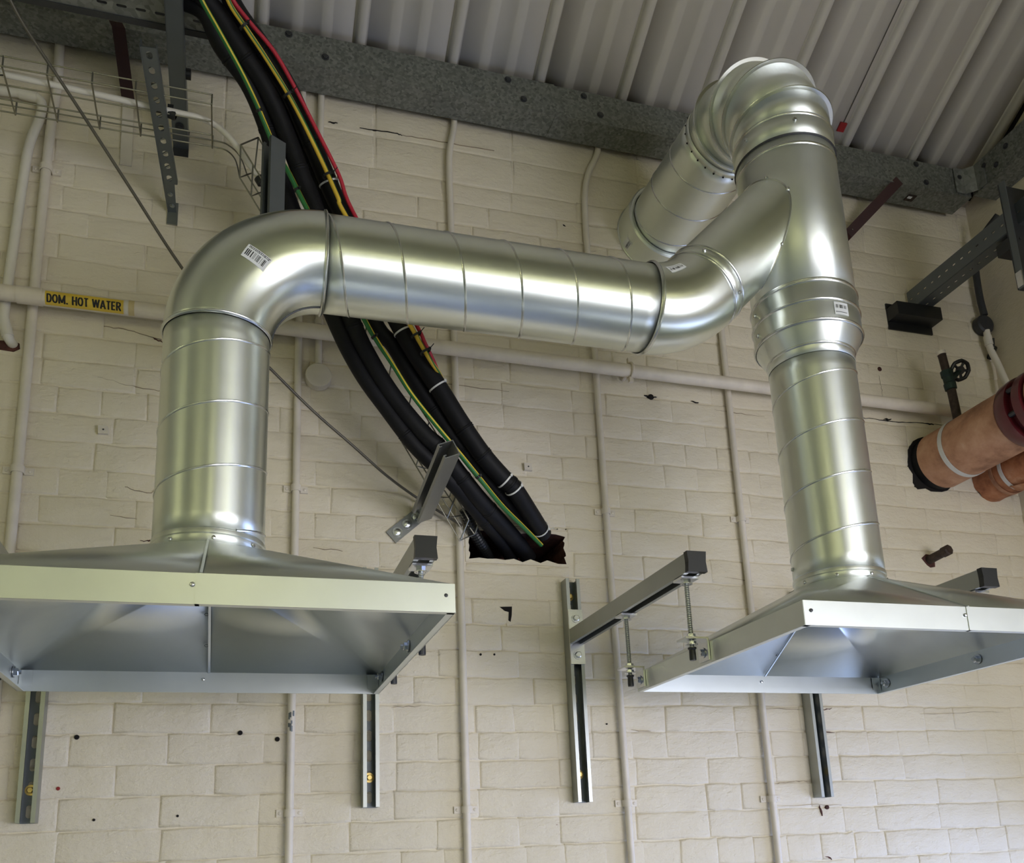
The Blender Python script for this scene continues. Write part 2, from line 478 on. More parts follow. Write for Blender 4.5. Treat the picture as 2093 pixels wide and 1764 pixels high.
# L-shaped broken-out hole, a proud plate with its shade painted dark
p = at(1035, 1250, 0); mb = MB()
poly = [(-.020, .012), (.016, .014), (.014, -.012), (.010, -.030), (.004, -.026), (.006, -.002), (-.006, .001)]
mb.prism(poly, p + V((0, .004, 0)), p + V((0, -.0035, 0)), (1, 0, 0), (0, 0, 1)); mb.build('broken_hole', 'dark_gap', WALL, 0)
mb = MB(); mb.prism([(-.034, .024), (.024, .026), (.028, -.034), (.0, -.042), (-.004, -.012), (-.03, -.006)], p + V((0, .006, 0)), p + V((0, -.0025, 0)), (1, 0, 0), (0, 0, 1))
mb.build('hole_surround', 'wall', WALL, 0)

# other room surfaces
g = MB()
for y0, y1, z0, z1 in ((-.25, .26, 0, 8), (-1.35, -.25, 2.05, 8), (-2.4, -1.35, 0, 8), (-4.4, -2.4, 0, .9), (-4.4, -2.4, 2.1, 8), (-4.8, -4.4, 0, 8)):
    g.box((XR + .125, (y0 + y1) / 2, (z0 + z1) / 2), (.25, y1 - y0, z1 - z0))
WR = struct('wall_right', g, 'plaster', smooth=0)
struct('wall_left', MB().box((-4.1, -4, 4), (.2, 8.6, 8)), 'far_wall', smooth=0)
g = MB()
for x0, x1, z0, z1 in ((-5.2, .7, 0, 7), (2.4, 2.9, 0, 7), (.7, 2.4, 0, .8), (.7, 2.4, 2.2, 7)):
    g.box(((x0 + x1) / 2, -4.7, (z0 + z1) / 2), (x1 - x0, .2, z1 - z0))
struct('wall_front', g, 'far_wall', smooth=0)
struct('floor', MB().box((-1.2, -4, -.05), (8.4, 8.8, .1)), 'floor', smooth=0)

# roof: one ribbed sheet per pan, sloping up from the eaves beam
SL = .52; ZR = at(1046, 155, -.13).z + .016
RP = .283; RX0 = .310
roof = MB(); roof.box((-1.2, -6.0, 3.9 + .5 * SL * 3.9 + .35), (8.6, .01, .01))
hh = ZR + 3.9 * SL
far = MB().add([(-5.2, .2, ZR - .3 * SL + .05), (3, .2, ZR - .3 * SL + .05), (3, -5.5, ZR + 5.4 * SL + .05), (-5.2, -5.5, ZR + 5.4 * SL + .05)], [(0, 1, 2, 3)])
CEIL = struct('ceiling', far, 'roof', smooth=0, solid=.02)
prof = [(-.003, .006), (-.003, -.002), (.002, -.003), (.010, -.017), (.028, -.017), (.036, -.001), (.0365, .0015), (.098, .0015), (.104, -.0015), (.128, -.0015), (.134, .0015), (.182, .0015), (.188, -.0015), (.212, -.0015), (.218, .0015), (RP - .001, .0015)]
cs = 1 / sqrt(1 + SL * SL); nrm = V((0, SL * cs, cs))
pm = MB(); rr_ = []
for yy in (.15, -5.25):
    base = V((0, yy, ZR + (-.1 - yy) * SL)); rr_.append([base + V((a, 0, 0)) + nrm * b for a, b in prof])
pm.loft(rr_, False)
panel = None
for k in range(-19, 9):
    xo = RX0 - .018 + RP * k
    if panel is None: o = panel = pm.build('roof_sheet', 'roof', CEIL, 20, .0015)
    else:
        o = panel.copy(); C.objects.link(o)
    o.location = (xo, 0, 0)
# dark open joint along the gable top
gp = MB(); gp.tube([V((XR - .006, y, ZR + (-.1 - y) * SL + .004)) for y in (-.02, -5)], .011, 6); gp.build('gap_filler', 'dark_gap', WR, 0)

# ------------------------------------------------------------------ lamps of the room (behind the camera) and one added wall washer
lt = NT('fluorescent_tube'); lt.b.inputs['Emission Color'].default_value = (1.0, .97, .50, 1); lt.b.inputs['Emission Strength'].default_value = 56
M['tube_glow'] = lt.m


def batten(x, y, z, L, label, ax='X'):
    d = V((1, 0, 0)) if ax == 'X' else V((0, 1, 0)); c = V((x, y, z))
    t = thing('batten_light', c, label, 'lamp', 'batten lights under the roof')
    s = V((L, .09, .05)) if ax == 'X' else V((.09, L, .05))
    MB().box(c + V((0, 0, .035)), s).build('housing', 'sticker', t, 0)
    MB().tube([c - d * L / 2, c + d * L / 2], .018, 10).build('tube', 'tube_glow', t)
    for q in (-.4, .4):
        MB().tube([c + d * L * q + V((0, 0, .06)), c + d * L * q + V((0, 0, 1.3))], .004, 6).build('suspension', 'zinc', t)


batten(-.05, -3.6, 2.85, 1.6, 'fluorescent batten hung straight behind the camera', 'Y')
batten(1.55, -3.6, 2.85, 1.6, 'fluorescent batten hung behind the camera on the doorway side', 'Y')
batten(-2.0, -4.4, 2.6, 1.3, 'added unseen batten brightening the wall behind the camera')  # added to brighten the wall that the left duct mirrors
batten(-3.5, -2.4, 2.85, 1.0, 'fluorescent batten hung to the left of the hoods', 'Y')

# ------------------------------------------------------------------ eaves beams
def atz(u, v, z):
    r = V(RW[0]) * (u - PPX) + V(RW[1]) * (v - PPY) + V(RW[2]) * FPX
    return CAM + r * ((z - CAM.z) / r.z)


BY = atz(1046, 215, ZB).y; BH = at(1046, 155, BY).z - ZB
xs = at(1135, 210, BY).x
for nm, x0, x1, dz, lab in (('steel_beam', -2.6, xs, 0, 'long spangled galvanised steel beam along the top of the wall, left of the splice'),
                            ('steel_beam', xs - .0, XR - .104, -.002, 'galvanised steel beam along the wall top behind the segmented elbow')):
    t = thing(nm, (x0 + .01, -.05, ZB), lab, 'beam')
    C_ = [(BY - dz, 0), (BY - dz, BH), (BK - .02, BH), (BK - .02, BH - .003), (BY + .003, BH - .003), (BY + .003, .003), (BK, .003), (BK, 0)]
    mb = MB(); mb.prism(C_, (x0, 0, ZB + dz), (x1, 0, ZB + dz), (0, 1, 0), (0, 0, 1)); mb.build('channel', 'spangle', t, 0)
    for u, v in [(590, 70), (665, 117), (1038, 163), (1070, 203), (1193, 197), (1227, 235), (1872, 336), (1893, 373)]:
        p = at(u, v, BY - (.0 if dz == 0 else -.002))
        if x0 < p.x < x1:
            MB().hexbolt(p + V((0, -.0, 0)), (0, -1, 0), .008, .004, .011).build('bolt', 'dark_steel', t)
t = thing('gable_beam', (XR - .05, -.2, ZB), 'dark steel beam running along the right gable wall', 'beam')
mb = MB(); mb.prism([(0, 0), (-.1, 0), (-.1, BH), (-.03, BH), (-.03, BH - .003), (-.097, BH - .003), (-.097, .003), (0, .003)], (XR - .001, BY - .005, ZB - .001), (XR - .001, -3.5, ZB - .001), (1, 0, 0), (0, 0, 1))
mb.build('channel', 'spangle', t, 0)
for yy, zz in ((-.20, .075), (-.30, .075), (-.25, .04)):
    MB().hexbolt((XR - .102, yy, ZB + zz), (-1, 0, 0), .007, .004, .01).build('bolt', 'dark_steel', t)
t = thing('corner_plate', (XR - .1, -.11, ZB + .05), 'pale galvanised splice plate joining the two beams in the corner', 'plate')
mb = MB(); mb.prism([(-.03, BY - .001), (-.001, BY - .03), (.0, BY - .07), (-.003, BY - .07), (-.004, BY - .031), (-.032, BY - .005), (-.07, BY - .004), (-.07, BY - .001)], (XR - .101, 0, ZB + .004), (XR - .101, 0, ZB + BH - .004), (1, 0, 0), (0, 1, 0))
mb.build('angle', 'spangle_light', t, 0)
MB().hexbolt((XR - .15, BY - .004, ZB + .07), (0, -1, 0), .006, .004, .009).build('bolt', 'dark_steel', t)
t = thing('label_plate', at(1860, 405, -.05), 'small brown and white maker plate on the underside of the beam', 'plate')
p = atz(1860, 403, ZB); p.z = ZB - .0035
MB().box(p, (.035, .03, .003)).build('plate', 'rust', t, 0); MB().box(p + V((-.006, -.004, -.002)), (.016, .01, .002)).build('mark', 'sticker', t, 0)

# ------------------------------------------------------------------ strut supports of the hoods
def c_sides(mb, p0, p1, u, v, W2=.0205, D=.041):
    L = [(-W2, .0), (-W2, D), (-.011, D), (-.011, D - .007), (-.0135, D - .007), (-.0135, D - .0025), (-W2 + .0025, D - .0025), (-W2 + .0025, 0)]
    mb.prism(L, p0, p1, u, v); mb.prism([(-a, b) for a, b in reversed(L)], p0, p1, u, v)


AZ = 2.155
SUP = [(-.430, 1.693, 2.33, 'wall strut channel below the left end of the left hood', 'cantilever arm at the far left end of the left hood', True),
       (.347, 1.707, 2.33, 'wall strut channel below the right end of the left hood', 'cantilever arm with black cap at the right end of the left hood', True),
       (.917, 1.705, 2.325, 'full height wall strut channel standing clear in the gap between the two hoods', 'fully visible cantilever arm with black cap left of the right hood', True),
       (1.668, 1.700, 2.325, 'wall strut channel slanting below the right hood', 'cantilever arm half hidden behind the right end of the right hood', True)]
for x, z0, z1, lab, lab2, slots in SUP:
    t = thing('strut_channel', (x, -.02, z0), lab, 'channel', 'upright strut channels on the wall')
    mb = MB(); c_sides(mb, (x, -.002, z0), (x, -.002, z1), (1, 0, 0), (0, -1, 0)); mb.build('channel', 'strut', t, 20)
    mb = MB(); mb.plate_slots((x, -.0025, z0), (0, 0, 1), z1 - z0, .036, (0, -1, 0), .0025, .052, .030, .014); mb.build('slotted_web', 'strut_dark', t, 20)
    for zz in (z0 + .075, z1 - .045):
        mb = MB(); mb.hexbolt((x, -.0055, zz), (0, -1, 0), .0075, .010, .0125); tag(mb.build('bolt', 'brass', t), 'brass coloured bolt head')
    # arm
    t = thing('cantilever_arm', (x, -.05, AZ - .0205), lab2, 'bracket', 'strut cantilever arms carrying the hoods')
    mb = MB(); mb.box((x, -.0465, AZ), (.042, .006, .155)); mb.build('base_plate', 'zinc', t, 0)
    mb = MB(); c_sides(mb, (x, -.050, AZ + .0205), (x, -.742, AZ + .0205), (1, 0, 0), (0, 0, -1)); mb.box((x, -.396, AZ + .0193), (.036, .692, .0024)); mb.build('channel', 'strut', t, 20)
    for zz in (AZ + .052, AZ - .052):
        MB().hexbolt((x, -.0497, zz), (0, -1, 0), .009, .007, .0125).build('bolt', 'zinc', t)
    mb = MB(); w = .0222
    pr = [(-w, -w), (-w * .9, 0), (-w, w), (w, w), (w * .9, 0), (w, -w)]
    mb.prism(pr, (x, -.7425, AZ), (x, -.757, AZ), (1, 0, 0), (0, 0, 1)); mb.box((x, -.735, AZ), (.035, .012, .034))
    tag(mb.build('end_cap', 'black_plastic', t, 0), 'black plastic end cap')


def hanger(xr, y, xs, side, lab):     # threaded rod from arm to hood, angle bracket on the hood side
    t = thing('rod_hanger', (xr, y, 1.97), lab, 'hanger', 'threaded rod hangers of the hoods')
    za = AZ - .0205
    mb = MB(); mb.tube([(xr, y, 1.962), (xr, y, za - .001)], .0048, 10)
    for k in range(34):
        zz = 1.968 + k * .0048; mb.lathe([(.0048, -.0012), (.0056, 0), (.0048, .0012)], (xr, y, zz), (0, 0, 1), 8)
    mb.build('threaded_rod', 'strut', t, 20)
    mb = MB(); mb.box((xr, y, za - .004), (.040, .040, .005)); mb.build('square_washer', 'zinc', t, 0)
    for zz, nm in ((za - .0145, 'nut'), (2.0045, 'nut'), (1.989, 'nut')):
        mb = MB(); mb.lathe([(0, 0), (.0095, 0), (.0095, .008), (0, .008)], (xr, y, zz), (0, 0, 1), 6); mb.lathe([(.0095, 0), (.013, 0), (.013, .0016), (.0095, .0016)], (xr, y, zz), (0, 0, 1), 14); mb.build(nm, 'zinc', t, 20)
    mb = MB(); mb.lathe([(0, 0), (.0068, 0), (.0072, .004), (.0068, .022), (.009, .024), (.009, .027), (0, .027)], (xr, y, 1.957), (0, 0, 1), 12)
    tag(mb.build('rod_cap', 'black_plastic', t, 30), 'black plastic rod cap')
    # angle: horizontal leg z=2.0, vertical leg flat on hood side
    s = side; x0 = xs + s * .0015
    mb = MB(); q = [(0, -.045), (0, .003), (s * .052, .003), (s * .052, -.001), (s * .0045, -.001), (s * .004, -.045)]
    mb.prism(q, (x0, y - .021, 2.0), (x0, y + .021, 2.0), (1, 0, 0), (0, 0, 1)); mb.build('angle_bracket', 'zinc', t, 0)
    MB().hexbolt((x0 + s * .0045, y, 1.973), (s, 0, 0), .008, .006, .011).build('bolt', 'zinc', t)
    mb = MB(); mb.hexbolt((xs - s * .002, y, 1.973), (-s, 0, 0), .008, .008, .012); mb.tube([(xs - s * .008, y, 1.973), (xs - s * .017, y, 1.973)], .004, 8); mb.build('bolt', 'zinc', t)


# ------------------------------------------------------------------ extract hoods
def hood(x0, x1, y0, y1, z0, zr, zc, R, ccx, ccy, label, colx):
    t = thing('extract_hood', ((x0 + x1) / 2, (y0 + y1) / 2, z0), label, 'hood')
    n = 64; cx, cy = ccx, ccy
    corners = {0: (x1, y1), 1: (x0, y1), 2: (x0, y0), 3: (x1, y0)}   # quadrant -> corner
    mids = {0: ((x1, cy)), 1: ((cx, y1))}
    def half(sgn):
        mb = MB()
        # angles from front (-90deg) round through +x (or -x) to back
        pts_c = [];
        for k in range(n // 2 + 1):
            a = -pi / 2 + sgn * pi * k / (n // 2)
            pts_c.append(V((cx + R * cos(a), cy + R * sin(a), zc)))
        xx = x1 if sgn > 0 else x0
        fm, bm_ = V((cx, y0, zr)), V((cx, y1, zr)); fc, bc = V((xx, y0, zr)), V((xx, y1, zr)); sm = None
        q = n // 4
        mb.add([fm, fc, pts_c[0]], [(0, 1, 2)])
        for k in range(q): mb.add([fc, pts_c[k + 1], pts_c[k]], [(0, 1, 2)])
        mb.add([fc, bc, pts_c[q]], [(0, 1, 2)])
        for k in range(q, 2 * q): mb.add([bc, pts_c[k + 1], pts_c[k]], [(0, 1, 2)])
        mb.add([bc, bm_, pts_c[2 * q]], [(0, 1, 2)])
        return mb
    import bmesh
    for sgn in (-1, 1):
        mb = half(sgn); me_o = mb.build('half_shell', 'hood', t, 28)
        bm = bmesh.new(); bm.from_mesh(me_o.data); bmesh.ops.remove_doubles(bm, verts=bm.verts, dist=1e-5)
        bmesh.ops.recalc_face_normals(bm, faces=bm.faces)
        for f in bm.faces:
            if f.normal.z < 0: f.normal_flip()
        bm.to_mesh(me_o.data); bm.free()
        for p in me_o.data.polygons: p.use_smooth = True
        me_o.data.set_sharp_from_angle(angle=radians(9))
        md = me_o.modifiers.new('thickness', 'SOLIDIFY'); md.thickness = .0012; md.offset = -1
    h = zr - z0; th = .0014; zc2 = z0 + h / 2
    def side(c, d, nm, lipc, lipd):
        mb = MB(); mb.box(c, d); mb.box(lipc, lipd); o = mb.build(nm, 'hood', t, 0)
        return o
    # front and back rims are in two halves that overlap at the centre seam
    for xa, xb, off in ((x0, cx, 0.), (cx - .006, x1, .0016)):
        side(((xa + xb) / 2, y0 - off, zc2), (xb - xa, th, h), 'rim', ((xa + xb) / 2, y0 - off + .006, z0 + .0008), (xb - xa, .012, .0016))
        side(((xa + xb) / 2, y1 + off, zc2), (xb - xa, th, h), 'rim', ((xa + xb) / 2, y1 + off - .0022, z0 + .0075), (xb - xa, .0022, .015))
    for xx, s in ((x0, -1), (x1, 1)):
        side((xx, (y0 + y1) / 2, zc2), (th, y1 - y0, h), 'rim', (xx - s * .006, (y0 + y1) / 2, z0 + .0008), (.012, y1 - y0 - .004, .0016))
    # folded corner tabs and corner rivets
    for xx, sx in ((x0, 1), (x1, -1)):
        for yy, sy in ((y0, 1), (y1, -1)):
            mb = MB(); mb.box((xx + sx * .014, yy + sy * .003, zc2 + .004), (.024, .0016, h * .72)); mb.build('corner_tab', 'hood', t, 0)
            mb = MB(); mb.lathe([(0, 0), (.0035, 0), (.003, .0015), (0, .0022)], (xx + sx * .014, yy - sy * .0012, zc2 + .004), (0, -sy, 0), 10); mb.build('rivet', 'dark_steel', t, 30)
    for yy, d in ((y0 - .0024, -1), (y1 - .003, -1)):
        mb = MB(); mb.lathe([(0, 0), (.0036, 0), (.003, .0014), (0, .0020)], (cx - .010, yy, zc2 + .006), (0, d, 0), 10); mb.build('screw', 'zinc', t, 30)
    # centre seams: overlapping strip down the front shell outside, standing lip inside the back shell
    fm, ft = V((cx, y0, zr)), V((cx, cy - R, zc)); up = V((0, -(zc - zr), (cy - R - y0))).normalized()
    mb = MB(); mb.prism([(-.001, 0), (.003, 0), (.003, .0004), (-.001, .0014)], fm + up * .0012, ft + up * .0012, (1, 0, 0), up); mb.build('seam', 'hood', t, 0)
    bm0, bt = V((cx, y1 - .002, zr)), V((cx, cy + R, zc)); ip = V((0, -(zc - zr), -(y1 - cy - R))).normalized()
    mb = MB(); mb.prism([(-.001, 0), (.004, 0), (.004, .0006), (-.001, .0026)], bm0 + ip * .0014, bt + ip * .0014, (1, 0, 0), ip); mb.build('seam', 'hood', t, 0)
    for f in (.3, .62):
        p = bm0.lerp(bt, f) + ip * .003; mb = MB(); mb.ring([p + V((-.004 + .004 * cos(a), 0, 0)) + (bt - bm0).normalized() * .004 * sin(a) for a in [k * pi / 4 for k in range(8)]], .0007, 4); mb.build('spot_weld', 'dark_steel', t, 30)
    # collar
    mb = MB(); mb.lathe([(R, -.004), (R, .014), (R + .0018, .016), (R + .0018, .023), (R + .0006, .025)], (cx, cy, zc), (0, 0, 1), 64); mb.build('collar', 'duct', t, 40, .001)
    for k in range(8):
        a = -pi / 2 + k * pi / 4 + .1; p = V((cx + (R + .0005) * cos(a), cy + (R + .0005) * sin(a), zc + .007))
        mb = MB(); mb.lathe([(0, 0), (.004, 0), (.0034, .002), (0, .003)], p, (cos(a), sin(a), 0), 8); mb.build('screw', 'zinc', t, 30)
    return t


RS, RB, YA = .0985, .1215, -.700
LX, CX = -.045, 1.300
ZCL, ZCR = 2.130, 2.128
hood(-.413, .3225, -1.075, -.325, 1.9445, 1.9895, ZCL, RS, LX, YA, 'left galvanised extract hood with centre seam hanging below the round vertical duct', LX)
hood(.9475, 1.6475, -1.056, -.357, 1.9490, 1.9935, ZCR, RS, CX, YA, 'right galvanised extract hood, bright pale blue inside, with angle brackets on its left side', CX)
for xr, xs_, sd, a in ((.347, .3225, 1, 'right side of the left hood'), (-.438, -.413, -1, 'left side of the left hood'),
                       (.917, .9475, -1, 'left side of the right hood'), (1.672, 1.6475, 1, 'right side of the right hood')):
    for y, b in ((-.385, 'near the wall'), (-.702, 'farther from the wall')):
        hanger(xr, y, xs_, sd, 'threaded rod hanger %s on the %s' % (b, a))


# ------------------------------------------------------------------ ductwork
def helix(o, d, R, L, pitch, ph, r=.0022, hint=None):
    u, w, d = frame(d, hint); o = V(o); n = int(L / pitch * 40); pts = []; mb = MB()
    rings = []
    for k in range(n + 1):
        s = L * k / n; a = ph + 2 * pi * s / pitch
        e = u * cos(a) + w * sin(a); p = o + d * s + e * (R - .0004)
        rings.append([p - d * r * 1.5, p - d * r * .9 + e * r * .75, p + d * r * .2 + e * r, p + d * r * 1.5])
    mb.loft(rings, False); return mb


def spiral_duct(o, d, L, R, ph, label, ends=(1, 1), pitch=.124, mat='duct'):
    o = V(o); t = thing('spiral_duct', o, label, 'duct')
    N = max(2, int(L / .03)); mb = MB(); mb.lathe([(R, L * k / N) for k in range(N + 1)], o, d, 64); mb.build('tube', mat, t, 60, .0008)
    helix(o, d, R, L, pitch, ph).build('spiral_seam', 'seam', t, 50)
    return t


def bead(o, d, z, R, h=.003, w=.005, n=64):
    return MB().lathe([(R - .0005, z - w), (R + h * .7, z - w * .55), (R + h, z), (R + h * .7, z + w * .55), (R - .0005, z + w)], o, d, n)


def screws(t, o, d, z, R, angs, hint=None, mat='zinc'):
    u, w, d = frame(d, hint)
    for a in angs:
        e = u * cos(a) + w * sin(a); mb = MB()
        mb.lathe([(.0055, 0), (.0055, .001), (.004, .0012), (.004, .0045), (0, .005)], V(o) + d * z + e * R, e, 8); mb.build('screw', mat, t, 20)


def sticker(t, f, w, h, rows, bars, seed=1):
    """f(a,b)->point on the surface (a,b metres from the centre), plus normal"""
    def patch(mb, a0, a1, b0, b1, off, na=6, nb=4):
        g = []
        for i in range(na + 1):
            g.append([])
            for j in range(nb + 1):
                p, nn = f(a0 + (a1 - a0) * i / na, b0 + (b1 - b0) * j / nb); g[-1].append(p + nn * off)
        mb.loft(g, False)
    mb = MB(); patch(mb, -w / 2, w / 2, -h / 2, h / 2, .0006); s = mb.build('sticker', 'sticker', t, 60)
    rn = random.Random(seed); mb = MB(); a = -w * .42
    while a < w * .40:
        bw = rn.choice((.0006, .0011, .0018)) * w / .05
        patch(mb, a, a + bw, -h * bars[0], h * bars[1], .0009, 1, 3); a += bw + rn.choice((.0008, .0014, .003)) * w / .05
    for b in rows:
        a = -w * .42
        while a < w * .36:
            L = w * rn.uniform(.03, .09); patch(mb, a, a + L, h * b - h * .025, h * b + h * .025, .0009, 1, 1); a += L + w * .02
    b = mb.build('barcode', 'ink', s, 0)


# left vertical duct, from hood collar to elbow
ZH = 2.772; BR = .200; ZJ = ZH - BR
spiral_duct((LX, YA, ZCL + .026), (0, 0, 1), ZJ - ZCL - .028, RS, .5, 'vertical spiral duct standing on the left hood')
# left 90 degree pressed elbow
def bend(c, e0, e1, r, ang, R, n, nm=56, over=0):
    """c bend centre, e0 unit to start point, e1 unit tangent at start; returns rings"""
    e0, e1 = V(e0).normalized(), V(e1).normalized(); b = e0.cross(e1); rings = []
    for k in range(n + 1):
        a = ang * k / n; er = e0 * cos(a) + e1 * sin(a)
        rings.append([V(c) + er * (r + R * cos(2 * pi * i / nm)) + b * R * sin(2 * pi * i / nm) for i in range(nm)])
    return rings


RE = RS + .0022
t = thing('duct_elbow', (LX, YA, ZJ), 'smooth pressed elbow at the top left with a barcode sticker and bright highlight', 'duct')
cL = V((LX + BR, YA, ZJ))
mb = MB(); mb.loft(bend(cL, (-1, 0, 0), (0, 0, 1), BR, pi / 2, RE, 36)); mb.build('body', 'duct_elbow', t, 60, .0008)
mb = bead((LX, YA, ZJ), (0, 0, 1), .003, RE, .003, .004); mb.build('rolled_edge', 'seam', t)
mb = bead((LX + BR, YA, ZH), (1, 0, 0), -.002, RE, .004, .004); mb.build('rolled_edge', 'seam', t)
# inner crimped seam along the inside of the bend
mb = MB(); mb.tube([cL + V((-cos(a), 0, sin(a))) * (BR - RE - .0005) for a in [pi / 2 * k / 24 for k in range(25)]], .0016, 6); mb.build('welded_seam', 'dark_steel', t)


def elbow_pt(a0, ph0, c, e0, e1, r, R, rot):
    e0, e1 = V(e0), V(e1); b = e0.cross(e1)
    def f(u, v):
        uu = u * cos(rot) - v * sin(rot); vv = u * sin(rot) + v * cos(rot)
        ph = ph0 + vv / R; a = a0 + uu / (r + R * cos(ph))
        er = e0 * cos(a) + e1 * sin(a); nn = er * cos(ph) + b * sin(ph)
        return V(c) + er * r + nn * R, nn
    return f


def solve_elbow(u, v, c, e0, e1, r, R, arange, prange):
    best = None
    e0, e1 = V(e0), V(e1); b = e0.cross(e1); ry = (at(u, v, -1) - CAM).normalized()
    for i in range(61):
        for j in range(121):
            a = arange[0] + (arange[1] - arange[0]) * i / 60; ph = prange[0] + (prange[1] - prange[0]) * j / 120
            er = e0 * cos(a) + e1 * sin(a); nn = er * cos(ph) + b * sin(ph); p = V(c) + er * r + nn * R
            if nn.dot(CAM - p) <= 0: continue
            q = (p - CAM); e = (q - ry * q.dot(ry)).length
            if best is None or e < best[0]: best = (e, a, ph)
    return best[1], best[2]


STR = -pi / 2 + .12
EL = (cL, (-1, 0, 0), (0, 0, 1), BR, RE)
a0, p0 = solve_elbow(525, 524, *EL, (0, pi / 2), (-pi, pi))
sticker(t, elbow_pt(a0, p0, *EL, .12 + STR), .050, .030, (.33, .42), (.30, .18), 5)

# horizontal duct
H0, H1 = LX + BR + .003, .872
spiral_duct((H0, YA, ZH), (1, 0, 0), H1 - H0, RS - .001, 2.4, 'long horizontal spiral duct crossing the middle of the picture')
# 45 degree elbow
t = thing('duct_elbow', (H1, YA, ZH), 'forty five degree elbow with a sticker, turning up into the branch', 'duct')
cE = V((H1, YA, ZH + BR)); A45 = radians(46)
mb = MB(); mb.loft(bend(cE, (0, 0, -1), (1, 0, 0), BR, A45, RE, 24)); mb.build('body', 'duct_elbow', t, 60, .0008)
bead((H1, YA, ZH), (1, 0, 0), .003, RE, .004, .005).build('rolled_edge', 'seam', t)
dB = V((cos(A45), 0, sin(A45))); pE = cE + V((sin(A45), 0, -cos(A45))) * BR
mb = MB(); mb.lathe([(RE, 0), (RE, .034)], pE, dB, 56); mb.build('spigot', 'duct', t, 60, .0008)
for zz in (.002, .032): bead(pE, dB, zz, RE, .0025, .004).build('rolled_edge', 'seam', t)
screws(t, pE, dB, .018, RE, (.3, 1.4, 2.6, 3.9, 5.1))
E45 = (cE, (0, 0, -1), (1, 0, 0), BR, RE)
a0, p0 = solve_elbow(1382, 549, *E45, (0, A45), (-pi, pi))
sticker(t, elbow_pt(a0, p0, *E45, .25), .046, .022, (.30,), (.2, .12), 8)

# Y branch
z0y, z1y = 2.832, 3.228
t = thing('duct_branch', (CX, YA, z0y), 'tall galvanised branch piece where the sloping duct joins the right column', 'duct')
mb = MB(); mb.lathe([(RB, 0), (RB, (z1y - z0y) * .5), (RB, z1y - z0y)], (CX, YA, z0y), (0, 0, 1), 72); mb.build('body', 'duct', t, 60, .0008)
# branch axis meets the column axis
s_ = (CX - pE.x) / dB.x; O = pE + dB * s_
nB = V((-dB.z, 0, dB.x)); bB = V((0, 1, 0)); dn = -dB; curve = []
for k in range(72):
    a = 2 * pi * k / 72; q = O + (nB * cos(a) + bB * sin(a)) * RS
    px, py = q.x - CX, q.y - YA; A = dn.x ** 2; Bq = px * dn.x; Cq = px * px + py * py - RB * RB
    s = (-Bq + sqrt(max(Bq * Bq - A * Cq, 0))) / A; curve.append(q + dn * s)
endr = [pE + dB * .036 + (nB * cos(2 * pi * k / 72) + bB * sin(2 * pi * k / 72)) * RS for k in range(72)]
mb = MB(); mb.loft([curve] + [[c.lerp(e, f) for c, e in zip(curve, endr)] for f in (.25, .5, .75, 1)]); mb.build('branch_tube', 'duct', t, 60)
MB().ring(curve, .0028, 6).build('weld_seam', 'seam', t)
for k in (8, 16, 26, 36, 46, 56, 64):
    p = curve[k % 72]; e = V((p.x - CX, p.y - YA, 0)).normalized(); mb = MB(); mb.lathe([(.0045, -.002), (.004, .003), (0, .0045)], p + e * .002 + V((0, 0, .004)), e, 8); mb.build('rivet', 'zinc', t, 30)
bead((CX, YA, z0y), (0, 0, 1), z1y - z0y - .022, RB, .0022, .005).build('rolled_edge', 'seam', t)
bead((CX, YA, z0y), (0, 0, 1), .004, RB, .002, .004).build('rolled_edge', 'seam', t)

# reducer
zr0 = 2.664
t = thing('duct_reducer', (CX, YA, zr0), 'short reducer with a sticker between the branch piece and the narrower duct', 'duct')
prof_ = [(RS + .0012, 0), (RS + .0012, .022), (RS + .006, .027), (RB - .002, .058), (RB + .0025, .066), (RB + .0025, z0y - zr0)]
mb = MB(); mb.lathe(prof_, (CX, YA, zr0), (0, 0, 1), 72); mb.build('body', 'duct', t, 25, .0008)
for zz, rr in ((.066, RB + .0025), (.118, RB + .0025), (z0y - zr0 - .002, RB + .002), (.022, RS + .001)): bead((CX, YA, zr0), (0, 0, 1), zz, rr, .003, .0045).build('rolled_edge', 'seam', t)
screws(t, (CX, YA, zr0), (0, 0, 1), .144, RB + .0025, [radians(a) for a in (-10, -75, -130, -190)], (0, -1, 0))
screws(t, (CX, YA, zr0), (0, 0, 1), .088, RB + .0025, [radians(a) for a in (-8, -78, -130, -190)], (0, -1, 0))


def cyl_pt(c, R, a0, z0):
    return lambda u, v: (V((c[0] + R * cos(a0 + u / R), c[1] + R * sin(a0 + u / R), z0 + v)), V((cos(a0 + u / R), sin(a0 + u / R), 0)))


def solve_cyl(u, v, c, R):
    ry = at(u, v, -1) - CAM; ox, oy = CAM.x - c[0], CAM.y - c[1]
    A = ry.x ** 2 + ry.y ** 2; B = ox * ry.x + oy * ry.y; D = B * B - A * (ox * ox + oy * oy - R * R)
    s = (-B - sqrt(max(D, 0))) / A; p = CAM + ry * s
    return atan2(p.y - c[1], p.x - c[0]), p.z


a0, zz = solve_cyl(1720, 631, (CX, YA), RB + .0035)
sticker(t, cyl_pt((CX, YA), RB + .0035, a0, zz), .038, .032, (-.28,), (-.02, .30), 3)

# right lower duct
t = spiral_duct((CX, YA, ZCR + .026), (0, 0, 1), zr0 - ZCR - .027, RS, 1.6, 'narrower vertical spiral duct standing on the right hood')
screws(t, (CX, YA, ZCR), (0, 0, 1), .05, RS, [radians(a) for a in (-20, -60, -120)], (0, -1, 0))

